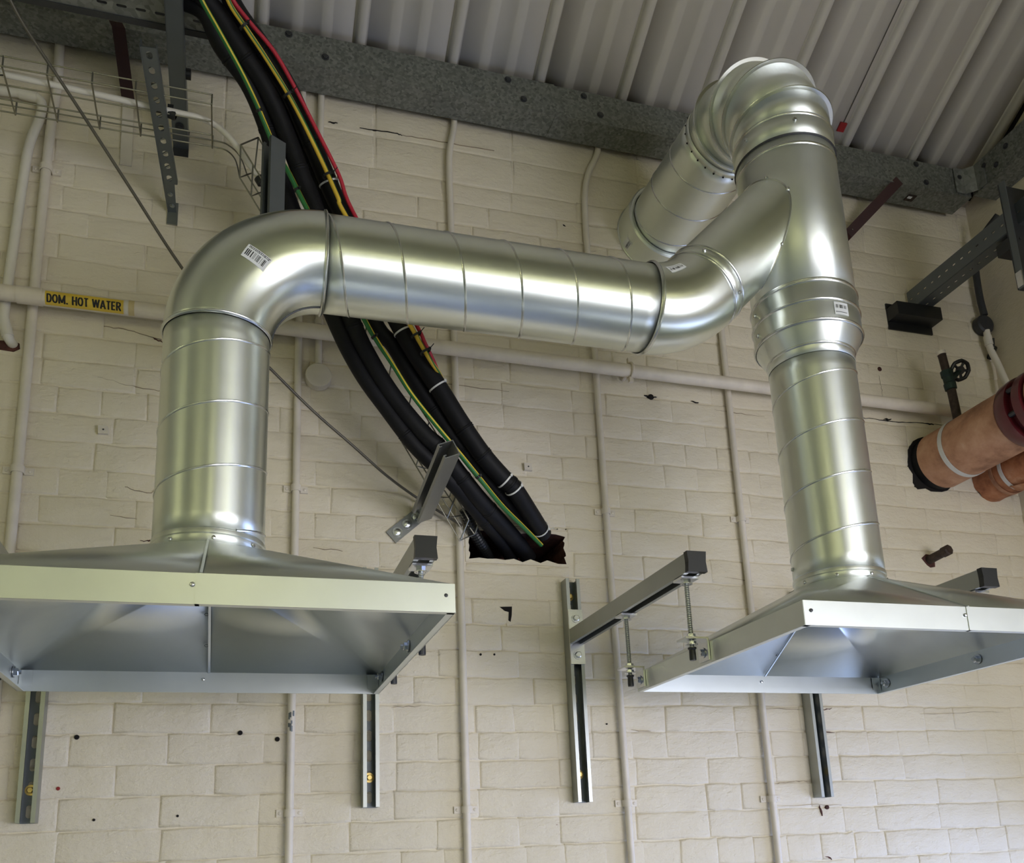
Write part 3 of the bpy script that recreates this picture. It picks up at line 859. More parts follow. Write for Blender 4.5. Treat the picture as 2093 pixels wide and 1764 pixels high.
# segmented elbow towards the wall
RO = RB - .001; BE = .235; zs = z1y + .062
t = thing('segmented_elbow', (CX, YA, z1y), 'segmented elbow of flanged gores turning from the column towards the wall', 'duct')
mb = MB(); mb.lathe([(RB + .0018, .002), (RB + .0018, .062)], (CX, YA, z1y), (0, 0, 1), 72); mb.build('collar', 'duct', t, 60, .0008)
bead((CX, YA, z1y), (0, 0, 1), .060, RB + .001, .003, .005).build('rolled_edge', 'seam', t)
bead((CX, YA, z1y), (0, 0, 1), .002, RB + .001, .0025, .003).build('rolled_edge', 'dark_steel', t)
screws(t, (CX, YA, z1y), (0, 0, 1), .040, RB + .0018, [radians(a) for a in (12, -40, -95, 70)], (0, -1, 0))
cS = V((CX, YA + BE, zs)); nm = 72; rings = []
def sring(a, k, grow=0.):
    er = V((0, -cos(a), sin(a))); b = V((1, 0, 0)); return [cS + er * (BE * k + (RO + grow) * k * cos(2 * pi * i / nm)) + b * (RO + grow) * sin(2 * pi * i / nm) for i in range(nm)]
kk = 1 / cos(pi / 16)
spec = [(0, 1)] + [(pi / 16 + pi / 8 * i, kk) for i in range(4)] + [(pi / 2, 1)]
for (aa, ka), (ab, kb) in zip(spec, spec[1:]):
    MB().loft([sring(aa, ka), sring(ab, kb)]).build('gore', 'duct', t, 60, .0008)
for a, k in spec[1:-1]:
    e = V((0, sin(a), cos(a))) * .0021; o_ = sring(a, k, .0098); i_ = sring(a, k, -.0008); m_ = sring(a, k, .0086)
    MB().loft([[p - e for p in i_], [p - e for p in m_], o_, [p + e for p in m_], [p + e for p in i_]]).build('flange', 'seam', t, 40)
zc = zs + BE; yE = YA + BE
MB().lathe([(RO + .0016, 0), (RO + .0016, .02)], (CX, yE - .002, zc), (0, 1, 0), 72).build('spigot', 'duct', t, 60, .0008)

# wall duct and its collar
t = spiral_duct((CX, yE + .018, zc), (0, 1, 0), -.01 - yE - .018, RO - .0006, 1.2, 'short spiral duct running from the segmented elbow into the wall')
mb = MB()
for k in range(26):
    a = k / 26 * 2 * pi; mb.lathe([(.003, 0), (.002, .0022), (0, .003)], V((CX + (RO + .001) * cos(a), yE + .019 + random.uniform(-.002, .002), zc + (RO + .001) * sin(a))), (cos(a), 0, sin(a)), 6)
tag(mb.build('sealant_drips', 'dark_gap', t, 0), 'dark blobs of sealant', kind='stuff')
t = thing('wall_collar', (CX, -.04, zc), 'wide galvanised collar with a sticker where the duct enters the wall', 'duct')
RC = RO + .016
MB().lathe([(RO + .002, -.095), (RC - .004, -.095), (RC, -.090), (RC, -.004), (RC + .004, -.002)], (CX, 0, zc), (0, 1, 0), 72).build('sleeve', 'duct', t, 30, .0008)


def wc(u, v, a0, y0): return lambda u, v: (V((CX + RC * cos(a0 + v / RC), y0 + u, zc + RC * sin(a0 + v / RC))), V((cos(a0 + v / RC), 0, sin(a0 + v / RC))))


best = None; ry = (at(1275, 503, -1) - CAM).normalized()
for i in range(360):
    for yy in (-.08, -.06, -.045, -.03):
        a = radians(i); p = V((CX + RC * cos(a), yy, zc + RC * sin(a))); n_ = V((cos(a), 0, sin(a)))
        if n_.dot(CAM - p) <= 0: continue
        q = p - CAM; e = (q - ry * q.dot(ry)).length
        if best is None or e < best[0]: best = (e, a, yy)
sticker(t, wc(0, 0, best[1], best[2]), .036, .03, (.3,), (.05, .22), 4)

# ------------------------------------------------------------------ painted conduits
def saddle(t, p, r, d=(0, 0, 1), mat='conduit'):
    p = V(p); mb = MB(); y0 = -.001
    sp = [];
    for k in range(13):
        a = pi * k / 12; sp.append(((r + .0012) * cos(a), (r + .0012) * sin(a)))
    yc = -p.y
    inner = sp; outer = [((r + .0032) * cos(pi * k / 12), (r + .0032) * sin(pi * k / 12)) for k in range(13)]
    poly = [(r + .022, -yc + .0005), (r + .022, -yc + .0062), (r + .0032, -yc + .0062)] + outer + [(-r - .0032, -yc + .0062), (-r - .022, -yc + .0062), (-r - .022, -yc + .0005), (-r - .0012, -yc + .0005)] + list(reversed(inner)) + [(r + .0012, -yc + .0005)]
    mb.prism(poly, p - V((0, 0, .009)), p + V((0, 0, .009)), (1, 0, 0), (0, -1, 0))
    mb.build('saddle', mat, t, 35)
    for s in (-1, 1):
        mb = MB(); mb.lathe([(.0045, 0), (.004, .002), (0, .003)], (p.x + s * (r + .014), -.006, p.z), (0, -1, 0), 10); mb.build('screw', mat, t, 30)


def conduit(pts, r, label, saddles=(), mat='conduit', name='conduit', cat='conduit', group=None, patches=()):
    t = thing(name, pts[-1], label, cat, group)
    MB().tube(pts, r, 14, True, 6).build('tube', mat, t, 60)
    for z in saddles:
        x = min(pts, key=lambda q: abs(q[2] - z))[0]; saddle(t, (x, pts[-1][1], z), r)
    return t


yc = -.0145
zS = lambda u, v: at(u, v, yc).z
conduit([(-.518, yc - .0, ZB + .08), (-.514, yc, 3.78), (-.512, yc, 3.70), (-.518, yc, 3.56), (-.520, yc, 3.3), (-.519, yc, 2.6), (-.519, yc, 2.0), (-.517, yc, 1.3)], .0125, 'leftmost cream conduit running down the wall from the beam', (zS(100, 345), zS(40, 960)))
conduit([(.152, yc, ZB + .08), (.152, yc, 3.2), (.152, yc, 2.5), (.151, yc, 1.9), (.150, yc, 1.3)], .0098, 'cream conduit with a scraped patch seen just right of the left duct', (zS(605, 998), zS(590, 1662)))
conduit([(.622, yc, ZB + .08), (.617, yc, 3.80), (.603, yc, 3.72), (.598, yc, 3.63), (.599, yc, 3.4), (.599, yc, 2.5), (.598, yc, 1.9), (.597, yc, 1.3)], .0098, 'cream conduit passing behind the horizontal duct and left of the cable hole', (zS(951, 1655),))
conduit([(1.118, yc, ZB + .08), (1.102, yc, 3.80), (1.070, yc, 3.73), (1.052, yc, 3.66), (1.044, yc, 3.55), (1.044, yc, 3.3), (1.046, yc, 2.5), (1.050, yc, 1.9), (1.051, yc, 1.3)], .0098, 'cream conduit with an offset bend at the top, right of the cable hole', (zS(1233, 1045), zS(1278, 1642)))
conduit([(1.498, yc, ZB + .08), (1.498, yc, 3.4), (1.4985, yc, 2.5), (1.501, yc, 1.9), (1.502, yc, 1.3)], .0098, 'rightmost cream conduit, running down behind the right hood', (zS(1507, 1060), zS(1573, 1633)))
# scraped patch on the second conduit
p = at(595, 1480, -.024)
mb = MB(); rn = random.Random(2)
for k in range(9):
    a = -pi / 2 + rn.uniform(-.7, .5); q = V((.1505 + .0101 * cos(a), yc + .0101 * sin(a), p.z + rn.uniform(-.03, .03)))
    mb.box(q, (.004, .0008, rn.uniform(.006, .02)), (V((-sin(a), cos(a), 0)), V((cos(a), sin(a), 0)), V((0, 0, 1))))
o = [x for x in S.objects if x.name.startswith('conduit') and 'scraped' in x.get('label', '')][0]
tag(mb.build('paint_scrape', 'strut_dark', o, 0), 'bare grey metal where paint is scraped off')
# conduit and round box
xb = .207; jz = at(650, 768, -.02).z
t = thing('junction_box', (xb, -.015, jz), 'round cream junction box on the wall below the horizontal duct', 'box')
MB().lathe([(.036, 0), (.036, .022), (.0345, .026), (.030, .0275), (0, .0275)], (xb, -.0005, jz), (0, -1, 0), 40).build('body', 'conduit', t, 40)
MB().lathe([(.037, .019), (.037, .021)], (xb, -.0005, jz), (0, -1, 0), 40).build('lid_edge', 'conduit', t, 40)
conduit([(xb, yc, ZB + .08), (xb - .003, yc, 3.5), (xb, yc, 3.2), (xb, yc, jz + .037)], .0095, 'short cream conduit dropping from the beam to the round junction box', (at(650, 660, yc).z,))

# left bent waste pipe beside the leftmost conduit
yp = -.022
t = thing('waste_pipe', at(15, 690, yp), 'white plastic pipe with bends entering a hole at the left edge', 'pipe')
pp = [V((-1.4, yp, at(-60, 175, yp).z)), at(-60, 175, yp), at(40, 190, yp), at(76, 200, yp), at(86, 216, yp), at(80, 245, yp), at(62, 290, yp), at(50, 350, yp), at(28, 500, yp), at(12, 610, yp), at(8, 655, yp), at(16, 688, yp), at(28, 706, .004)]
MB().tube(pp, .0125, 14, True, 6).build('tube', 'white_cable', t, 60)
for i, j in ((2, 3), (10, 11)): MB().tube([pp[i], pp[j]], .0145, 14).build('coupling', 'white_cable', t, 40)
mb = MB(); c = at(18, 708, 0); mb.prism([(-.05, .006), (-.02, .013), (.012, .015), (.024, .01), (.026, -.004), (.012, -.014), (-.02, -.012), (-.05, -.006)], c + V((0, .004, 0)), c + V((0, -.0025, 0)), (1, 0, 0), (0, 0, 1)); mb.build('pipe_hole', 'brick_raw', WALL, 0)

# hot water pipe
yh = -.058; rh = .0205
zh = at(1000, 722, yh).z; zh0 = at(0, 597, yh).z
t = thing('hot_water_pipe', (0, yh, zh), 'cream hot water pipe crossing the wall with a yellow lettered label', 'pipe')
PT = lambda x: V((x, yh, zh0 + (zh - zh0) * (x + .6) / 1.3))
x_end = at(1985, 835, yh).x
MB().tube([PT(x) for x in (-1.2, -.3, .4, 1.2, 1.9)] + [PT(x_end)], [rh] * 3 + [rh * .98] * 3, 24).build('tube', 'pipe_cream', t, 60)
MB().tube([PT(at(35, 600, yh).x), PT(at(88, 608, yh).x)], rh + .002, 24).build('tape_sleeve', 'pipe_cream', t, 60)
hx = at(1288, 757, yh).x; ph_ = PT(hx)
mb = MB(); mb.ring([ph_ + V((0, -(rh + .003) * cos(a), (rh + .003) * sin(a))) for a in [2 * pi * k / 24 for k in range(24)]], .004, 8); mb.build('pipe_ring', 'pipe_cream', t)
MB().tube([ph_ + V((0, rh, .0)), V((hx, -.001, ph_.z))], .006, 8).build('ring_stem', 'pipe_cream', t)
mb = MB(); mb.box(ph_ + V((0, 0, rh + .012)), (.014, .012, .018)); mb.box(ph_ + V((0, 0, -rh - .010)), (.012, .012, .016)); mb.build('clamp_ear', 'pipe_cream', t, 0)
a_c = atan2(CAM.z - zh, -(CAM.y - yh))   # elevation of the camera seen from the pipe (front = -y)


def on_pipe(x, tt, r): a = a_c + tt / r; return V((x, yh - r * cos(a), PT(x).z + r * sin(a)))


def band(x0, x1, t0, t1, r, n=10, m=6):
    mb = MB(); mb.loft([[on_pipe(x0 + (x1 - x0) * i / m, t0 + (t1 - t0) * j / n, r) for j in range(n + 1)] for i in range(m + 1)], False); return mb


xa, xb_ = at(91, 610, yh - .02).x, at(252, 628, yh - .02).x
lab = band(xa, xb_, -.019, .021, rh + .0008).build('pipe_label', 'tape', t, 60)
lab['label'] = 'yellow label reading DOM. HOT WATER in black'
for x0, x1, m in ((xb_ + .003, xb_ + .010, 'white_cable'), (xb_ + .012, xb_ + .026, 'tape_old')): band(x0, x1, -.022, .026, rh + .0006).build('tape_band', m, t, 60)
def arc(cx, cy, rx, ry, a0, a1, n=10): return [(cx + rx * cos(radians(a0 + (a1 - a0) * k / n)), cy + ry * sin(radians(a0 + (a1 - a0) * k / n))) for k in range(n + 1)]


GL = {'D': (.50, [[(.08, 0), (.08, 1)], [(.08, .93), (.22, .93)] + arc(.22, .5, .22, .43, 90, -90) + [(.08, .07)]]),
      'O': (.56, [arc(.28, .5, .21, .43, 90, 450, 20)]),
      'M': (.70, [[(.08, 0), (.08, 1)], [(.08, .93), (.35, .12)], [(.35, .12), (.62, .93)], [(.62, 1), (.62, 0)]]),
      '.': (.22, [[(.10, .0), (.10, .17)]]), ' ': (.26, []),
      'H': (.52, [[(.08, 0), (.08, 1)], [(.44, 0), (.44, 1)], [(.08, .5), (.44, .5)]]),
      'T': (.46, [[(.02, .93), (.44, .93)], [(.23, .93), (.23, 0)]]),
      'W': (.76, [[(.05, 1), (.21, .05)], [(.21, .05), (.38, .95)], [(.38, .95), (.55, .05)], [(.55, .05), (.71, 1)]]),
      'A': (.56, [[(.05, 0), (.28, .97)], [(.28, .97), (.51, 0)], [(.14, .30), (.42, .30)]]),
      'E': (.44, [[(.08, 0), (.08, 1)], [(.08, .93), (.40, .93)], [(.08, .5), (.37, .5)], [(.08, .07), (.40, .07)]]),
      'R': (.52, [[(.08, 0), (.08, 1)], [(.08, .93), (.24, .93)] + arc(.24, .71, .18, .22, 90, -90) + [(.08, .49)], [(.24, .49), (.46, 0)]])}
WORD = 'DOM. HOT WATER'; wid = sum(GL[c][0] + .06 for c in WORD)
LH = .0225; sx = (xb_ - xa - .008) / wid; hw_ = .0021; mb = MB(); pen = 0.
for c in WORD:
    for st in GL[c][1]:
        q = [V((xa + .004 + (pen + px) * sx, (py - .5) * LH + .0010, 0)) for px, py in st]
        fine = []
        for p0, p1 in zip(q, q[1:]):
            m = max(1, int((p1 - p0).length / .002)); fine += [p0.lerp(p1, k / m) for k in range(m)]
        fine.append(q[-1]); strip = []
        for k, p in enumerate(fine):
            d = (fine[min(k + 1, len(fine) - 1)] - fine[max(k - 1, 0)]).normalized(); nn = V((-d.y, d.x, 0)) * hw_ * (.8 if abs(d.x) > .9 else 1)
            strip.append([on_pipe((p + nn).x, (p + nn).y, rh + .0014), on_pipe((p - nn).x, (p - nn).y, rh + .0014)])
        mb.loft(strip, False)
    pen += GL[c][0] + .06
mb.build('lettering', 'ink', lab, 0)

# little cable cleats left on the wall
for (u, v), lab in (((212, 882), 'small square cleat on the wall left of the left duct'), ((1078, 957), 'small square cleat on the wall right of the black pipes')):
    p = at(u, v, 0); t = thing('wall_cleat', p, lab, 'cleat')
    mb = MB(); mb.prism([(-.012, -.010), (.012, -.010), (.010, .012), (-.013, .012)], p + V((0, .001, 0)), p + V((0, -.011, 0)), (1, 0, 0), (0, 0, 1)); mb.build('block', 'conduit', t, 0)
    mb = MB(); mb.lathe([(.0025, 0), (.002, .001), (0, .001)], p + V((0, -.011, .001)), (0, -1, 0), 8); mb.build('screw', 'dark_steel', t, 0)

# ------------------------------------------------------------------ black pipes and earth cables
def yv(v, dy=0.):
    k = [(-60, -.52), (0, -.47), (150, -.39), (300, -.31), (430, -.275), (650, -.25), (900, -.20), (1000, -.15), (1060, -.085), (1110, .02), (1150, .10)]
    for (a, ya), (b, yb) in zip(k, k[1:]):
        if v <= b: return ya + (yb - ya) * (v - a) / (b - a) + dy
    return k[-1][1] + dy


def run(px, dy=0.): return [at(q[0], q[1], yv(q[1], q[2] if len(q) > 2 else dy)) for q in px]


def smooth_y(pts): return smooth_path(pts, 6)


PIPES = [
    ([(372, -60), (412, 20), (452, 95), (506, 170), (541, 250), (568, 340), (598, 430), (680, 645), (735, 756), (793, 838), (847, 909), (888, 950), (932, 994), (990, 1062), (1026, 1106), (1046, 1140)], .0185, 0, 'leftmost black lagged pipe, from the tray down to the ragged wall hole'),
    ([(392, -60), (430, 10), (484, 90), (543, 180), (583, 270), (617, 360), (645, 430), (715, 647), (762, 746), (813, 824), (868, 889), (898, 916), (939, 970), (977, 1018), (1021, 1066), (1057, 1108), (1080, 1140)], .0205, -.012, 'second black lagged pipe from the left, with split joints'),
    ([(425, -60), (462, 20), (515, 100), (568, 185), (605, 280), (640, 360), (672, 430), (762, 651), (803, 705), (840, 766), (888, 838), (932, 899), (977, 957), (1017, 1004), (1068, 1059), (1100, 1094)], .0185, .03, 'third black lagged pipe, half hidden behind the striped earth cable'),
    ([(440, -60), (472, 5), (530, 90), (588, 180), (632, 280), (668, 365), (697, 430), (813, 657), (854, 729), (895, 790), (942, 865), (987, 930), (1028, 977), (1050, 998), (1082, 1047), (1110, 1092)], .0215, -.005, 'rightmost black lagged pipe with white cable ties'),
]
PATHS = []; ZT = at(370, 300, 0).z + .012 + .017; YT = atz(340, 62, ZT).y
for kp, (px, r, dy, lab) in enumerate(PIPES):
    yt = YT - .075 - .075 * kp; zp = ZT + .0035 + r * 1.15; x0 = at(px[1][0], px[1][1], yt).x
    pts = smooth_y([V((-1.2, yt, zp)), V((-.75, yt, zp)), V((x0 - .22, yt, zp)), V((x0 - .10, yt, zp))] + run(px[1:], dy)); PATHS.append((pts, r * 1.15, px, dy))
    t = thing('lagged_pipe', pts[-1], lab, 'pipe', 'black lagged pipes to the wall hole')
    r *= 1.15; MB().tube(pts, r, 16).build('lagging', 'black_foam', t, 60)
    for f in (.30, .42, .55, .72, .80, .88):
        i = int(f * (len(pts) - 1)) + random.randint(-2, 2); d = (pts[i + 1] - pts[i]).normalized()
        MB().lathe([(r * .99, -.006), (r + .0014, -.004), (r + .0014, -.0012), (r * .97, 0), (r + .0014, .0012), (r + .0014, .004), (r * .99, .006)], pts[i], d, 16).build('lagging_joint', 'black_foam', t, 60)


def cable(px, r, dy, mat, label, name='cable', stripe=None, n=10):
    pts = smooth_y(run(px, dy)); t = thing(name, pts[-1], label, 'cable')
    MB().tube(pts, r, n).build('sheath', mat, t, 60)
    if stripe:   # second colour wound slowly along the sheath
        rings = []; u = None
        for i, p in enumerate(pts):
            d = (pts[min(i + 1, len(pts) - 1)] - pts[max(i - 1, 0)]).normalized()
            if u is None: u, w, _ = frame(d)
            else: u = (u - d * u.dot(d)).normalized(); w = d.cross(u)
            # stripe faces the side turned to the room's lower right
            ref = V((.75, -.55, -.35)); a0 = atan2(ref.dot(w), ref.dot(u)) + .5 * sin(i * .11)
            rings.append([p + (u * cos(a0 + q) + w * sin(a0 + q)) * (r + .0005) for q in (-.32, -.16, 0, .16, .32)])
        MB().loft(rings, False).build('stripe', stripe, t, 60)
    return t, pts


EG = [(394, -45), (412, 0), (446, 60), (490, 140), (521, 205), (546, 265), (566, 315), (588, 350), (626, 425), (740, 645), (769, 695), (803, 746), (840, 804), (888, 865), (936, 923), (977, 974), (1024, 1032), (1068, 1076), (1106, 1114)]
_, pEG = cable(EG, .0062, -.045, 'earth_green', 'green and yellow earth cable lying on the black pipes', stripe='earth_yellow')
EY = [(452, -45), (470, 8), (506, 62), (546, 122), (598, 208), (648, 308), (690, 402), (706, 440), (835, 659), (857, 698), (881, 739), (898, 764, -.01), (905, 782, .06)]
_, pEY = cable(EY, .0058, -.045, 'yellow', 'yellow and green earth cable along the right edge of the rightmost pipe', stripe='earth_green')
ER = [(455, -50), (476, 0), (511, 46), (560, 105), (602, 178), (640, 252), (692, 356), (722, 434), (846, 655), (868, 700), (888, 742, -.01), (898, 768, .06)]
_, pER = cable(ER, .0052, -.036, 'red', 'red cable running beside the yellow earth cable')


def near(pts, u, v):
    best = None
    ry = (at(u, v, -1) - CAM).normalized()
    for i, p in enumerate(pts):
        q = p - CAM; e = (q - ry * q.dot(ry)).length
        if best is None or e < best[0]: best = (e, i)
    return best[1]


def tie(path, u, v, r, mat, label, wide=.0022, tail=True):
    i = min(max(near(path, u, v), 1), len(path) - 2); p = path[i]; d = (path[i + 1] - path[i - 1]).normalized()
    t = thing('cable_tie', p, label, 'cable tie', 'white cable ties' if mat == 'tie_white' else 'black cable ties')
    MB().lathe([(r, -wide), (r + .0014, -wide), (r + .0014, wide), (r, wide), (r, -wide)], p, d, 20).build('strap', mat, t, 40)
    u_, w_, _ = frame(d); e = (V((.7, -.6, -.2))); e = (e - d * e.dot(d)).normalized()
    MB().box(p + e * (r + .003), (.006, .006, .006)).build('head', mat, t, 0)
    if tail: MB().tube([p + e * (r + .005), p + e * (r + .018) + V((0, 0, .004))], .0012, 6).build('tail', mat, t)


P4, P2, P1 = PATHS[3][0], PATHS[1][0], PATHS[0][0]
tie(P4, 683, 375, .0255, 'tie_white', 'white cable tie on the rightmost black pipe just above the horizontal duct')
tie(P4, 825, 683, .0253, 'tie_white', 'white cable tie on the rightmost black pipe just below the horizontal duct', tail=False)
tie(P4, 888, 787, .0253, 'tie_white', 'white cable tie midway down the rightmost black pipe', tail=False)
tie(P4, 1031, 981, .0253, 'tie_white', 'upper of the two white cable ties near the wall hole', tail=False)
tie(P4, 1045, 1000, .0258, 'tie_white', 'lower of the two white cable ties near the wall hole', tail=False)
tie(P4, 1103, 1080, .026, 'tie_white', 'loose white cable tie in the mouth of the wall hole')
mid = [(a + b) / 2 for a, b in zip(pEY, pER)]
for u, v, l in ((510, 48, 'black cable tie on the red and yellow cables beside the left end of the beam'), (600, 183, 'black cable tie on the red and yellow cables below the beam'), (690, 356, 'black cable tie on the red and yellow cables above the horizontal duct'),
                (850, 686, 'black cable tie on the yellow cable just under the horizontal duct'), (872, 718, 'black cable tie at the end of the red cable')):
    i = near(pEY, u, v); j = near(pER, u, v); c = (pEY[i] + pER[j]) / 2
    tie(pEY, u, v, .0085 + .4 * (pEY[i] - pER[j]).length * .5, 'black_plastic', l, .003)
for u, v, l in ((532, 222, 'black cable tie on the green earth cable below the beam'), (610, 390, 'black cable tie on the green earth cable above the elbow'), (766, 690, 'black cable tie on the green earth cable under the horizontal duct'), (977, 974, 'black cable tie on the green earth cable above the wall hole')):
    tie(pEG, u, v, .0066, 'black_plastic', l, .003, False)

# corrugated black conduit into the hole
t = thing('corrugated_hose', at(985, 1110, .02), 'black corrugated hose entering the left end of the wall hole', 'hose')
pts = smooth_path([at(950, 1040, -.05), at(965, 1080, -.02), at(985, 1115, .03), at(1000, 1140, .12)], 16)
MB().tube(pts, [.015 + .0022 * (i % 2) for i in range(len(pts))], 14).build('hose', 'black_plastic', t, 20)

# thin grey cable
t, _ = None, None
gp_ = [(0, -45), (45, 45), (150, 205), (260, 375), (370, 545), (465, 665), (555, 756), (640, 840), (720, 910), (790, 972), (850, 1016), (905, 1050), (945, 1075)]
gy = [-.60, -.55, -.47, -.40, -.33, -.28, -.23, -.18, -.14, -.10, -.032, -.034, -.036]
pts = smooth_path([at(u, v, y) for (u, v), y in zip(gp_, gy)], 6)
t = thing('thin_cable', pts[-1], 'thin grey cable slanting across the wall behind the left duct', 'cable')
MB().tube(pts, .0037, 8).build('sheath', 'rod', t, 60)

# ------------------------------------------------------------------ tray arms and cantilevers on the left
def strut_arm(name, p0, p1, slot, lab, mat='strut_dark', W2=.0205, D=.041, holes=False):
    p0, p1 = V(p0), V(p1); t = thing(name, p0, lab, 'bracket'); d = (p1 - p0).normalized()
    slot = V(slot); slot = (slot - d * slot.dot(d)).normalized(); u = slot.cross(d).normalized()
    q0 = p0 - slot * D / 2; q1 = p1 - slot * D / 2
    mb = MB(); c_sides(mb, q0, q1, u, slot, W2, D); mb.box((q0 + q1) / 2 + slot * .00125, (W2 * 2 - .002, (p1 - p0).length, .0025), (u, d, slot)); mb.build('channel', mat, t, 20)
    return t, d, u, slot


# dark arm carrying the perforated tray
pa0, pa1 = at(370, 300, 0) + V((0, -.003, .012)), None
zA = pa0.z
pa1 = V((pa0.x + .006, -.90, zA - .01))
t, d, u, sl = strut_arm('tray_arm', pa0, pa1, (0, 0, 1), 'dark steel arm standing out from the wall and carrying the perforated tray')
MB().hexbolt(pa0.lerp(pa1, .10) - sl * .0225, -sl, .008, .005, .012).build('bolt', 'dark_steel', t)
MB().box(pa0 + V((0, .001, 0)), (.042, .004, .09)).build('base_plate', 'dark_steel', t, 0)
MB().lathe([(.0, 0), (.014, 0), (.014, .012), (0, .012)], pa0.lerp(pa1, .29) + u * -.021 if u.x < 0 else pa0.lerp(pa1, .29) + u * .021, (1, 0, 0), 14).build('knob', 'black_plastic', t, 30)
# perforated cantilever with cut slots
z0_ = at(355, 440, 0).z; q0 = V((at(352, 452, 0).x, -.004, z0_ + .008)); q1 = at(297, 95, -.50)
t = thing('slotted_arm', q0, 'pale slotted cantilever arm under the wire basket', 'bracket')
d = (q1 - q0).normalized(); L = (q1 - q0).length; X = V((1, 0, 0)); X = (X - d * X.dot(d)).normalized(); N_ = X.cross(d)
if N_.z > 0: N_ = -N_
mb = MB(); ps = q0 + d * (L * .20); mb.plate_slots(ps + X * .006, d, L * .80, .035, N_, .002, .040, .020, .014); mb.build('slotted_flange', 'slotted', t, 20)
mb = MB(); mb.prism([(-.010, 0), (.010, 0), (.017, L * .2), (-.009, L * .2)], q0, q0 + N_ * .002, X, d); mb.build('tapered_end', 'slotted', t, 0)
mb = MB(); mb.box(q0 + d * L / 2 + X * -.0115 - N_ * .011, (.002, L, .030), (X, d, N_)); mb.box(q0 + d * L * .6 + X * .0235 - N_ * .006, (.002, L * .8, .014), (X, d, N_)); mb.build('side_flange', 'slotted', t, 0)
for k in range(18):   # pressed tongues in the slots
    p = ps + d * (L * .8 * (k + .5) / 18) + X * .006
    mb = MB(); mb.prism([(-.009, -.006), (.002, -.002), (.009, .005), (.007, .008), (-.002, .002), (-.009, -.003)], p, p - N_ * .003, X, d); mb.build('tongue', 'strut', t, 0)
for f in (.05, .13): MB().hexbolt(q0 + d * L * f + N_ * .002 + X * .002, N_, .005, .003, .007).build('bolt', 'strut', t)
MB().box(q0 + V((0, .002, -.005)), (.028, .004, .07)).build('base_plate', 'strut', t, 0)
# arm above the elbow
yu = -.40; q1 = at(560, 293, yu); q0 = V((q1.x, yu, q1.z - .235))
t, d, u, sl = strut_arm('pipe_bracket', q0, q1, (-.85, -.5, 0), 'short grey strut standing up in front of the pipes just above the left elbow', 'strut_dark')
mb = MB(); c_sides(mb, (q0.x, -.004, q0.z + .02), (q0.x, yu + .022, q0.z + .02), (1, 0, 0), (0, 0, -1)); mb.box((q0.x, yu / 2 + .01, q0.z + .0185), (.036, -yu - .03, .0024)); mb.build('wall_arm', 'strut_dark', t, 20)
MB().box((q0.x, -.002, q0.z), (.05, .004, .12)).build('base_plate', 'strut', t, 0)
# arm below, with angle bracket bolted to the wall
q0 = at(862, 1052, -.045); q1 = at(918, 918, -.40)
t, d, u, sl = strut_arm('pipe_bracket', q0, q1, (-.8, 0, -.35), 'strut arm crossing in front of the black pipes with a bolted angle foot', 'strut_mid')
w0 = at(808, 1092, -.0); w1 = at(850, 1058, -.0)
dd = (w1 - w0); dd.y = 0; ex = dd.normalized(); ez = ex.cross(V((0, -1, 0)))
mb = MB(); mb.box((w0 + w1) / 2 + V((0, -.004, 0)), (dd.length + .035, .006, .040), (ex, V((0, 1, 0)), ez)); mb.build('foot_plate', 'strut_mid', t, 0)
k0 = w1 + ex * .016; mb = MB(); mb.box(k0 + V((0, -.028, 0)) , (.006, .052, .040), (ex, V((0, 1, 0)), ez)); mb.build('angle_leg', 'strut_mid', t, 0)
for q in (.08, .55, .98):
    MB().hexbolt(w0.lerp(w1, q) + V((0, -.007, 0)), (0, -1, 0), .009, .006, .014).build('bolt', 'zinc', t)

# perforated tray at the top left, its underside seen from below
zt = zA + .017
ty0 = atz(340, 62, zt).y; ty1 = ty0 - .40; tx0, tx1 = -1.2, pa0.x + .12
t = thing('cable_tray', (tx0, (ty0 + ty1) / 2, zt), 'perforated galvanised cable tray at the top left corner under the beam', 'tray')
mb = MB(); rows = 7; wd = (ty0 - .018 - ty1) / rows
for r in range(rows):
    y = ty0 - .018 - wd * (r + .5); o_ = .0 if r % 2 == 0 else .02
    if r % 2 == 0: mb.plate_slots((tx0, y, zt), (1, 0, 0), tx1 - tx0, wd, (0, 0, 1), .0015, .044, .024, .009)
    else: mb.plate_slots((tx0, y, zt), (1, 0, 0), tx1 - tx0, wd, (0, 0, 1), .0015, .044, .012, .011)
mb.build('perforated_base', 'spangle_light', t, 20)
mb = MB(); mb.box(((tx0 + tx1) / 2, ty0 - .009, zt - .001), (tx1 - tx0, .018, .004)); mb.box(((tx0 + tx1) / 2, ty0, zt + .024), (tx1 - tx0, .002, .05)); mb.build('side_flange', 'dark_steel', t, 0)
mb = MB(); mb.box(((tx0 + tx1) / 2, ty1, zt + .024), (tx1 - tx0, .002, .05)); mb.build('side_flange', 'dark_steel', t, 0)

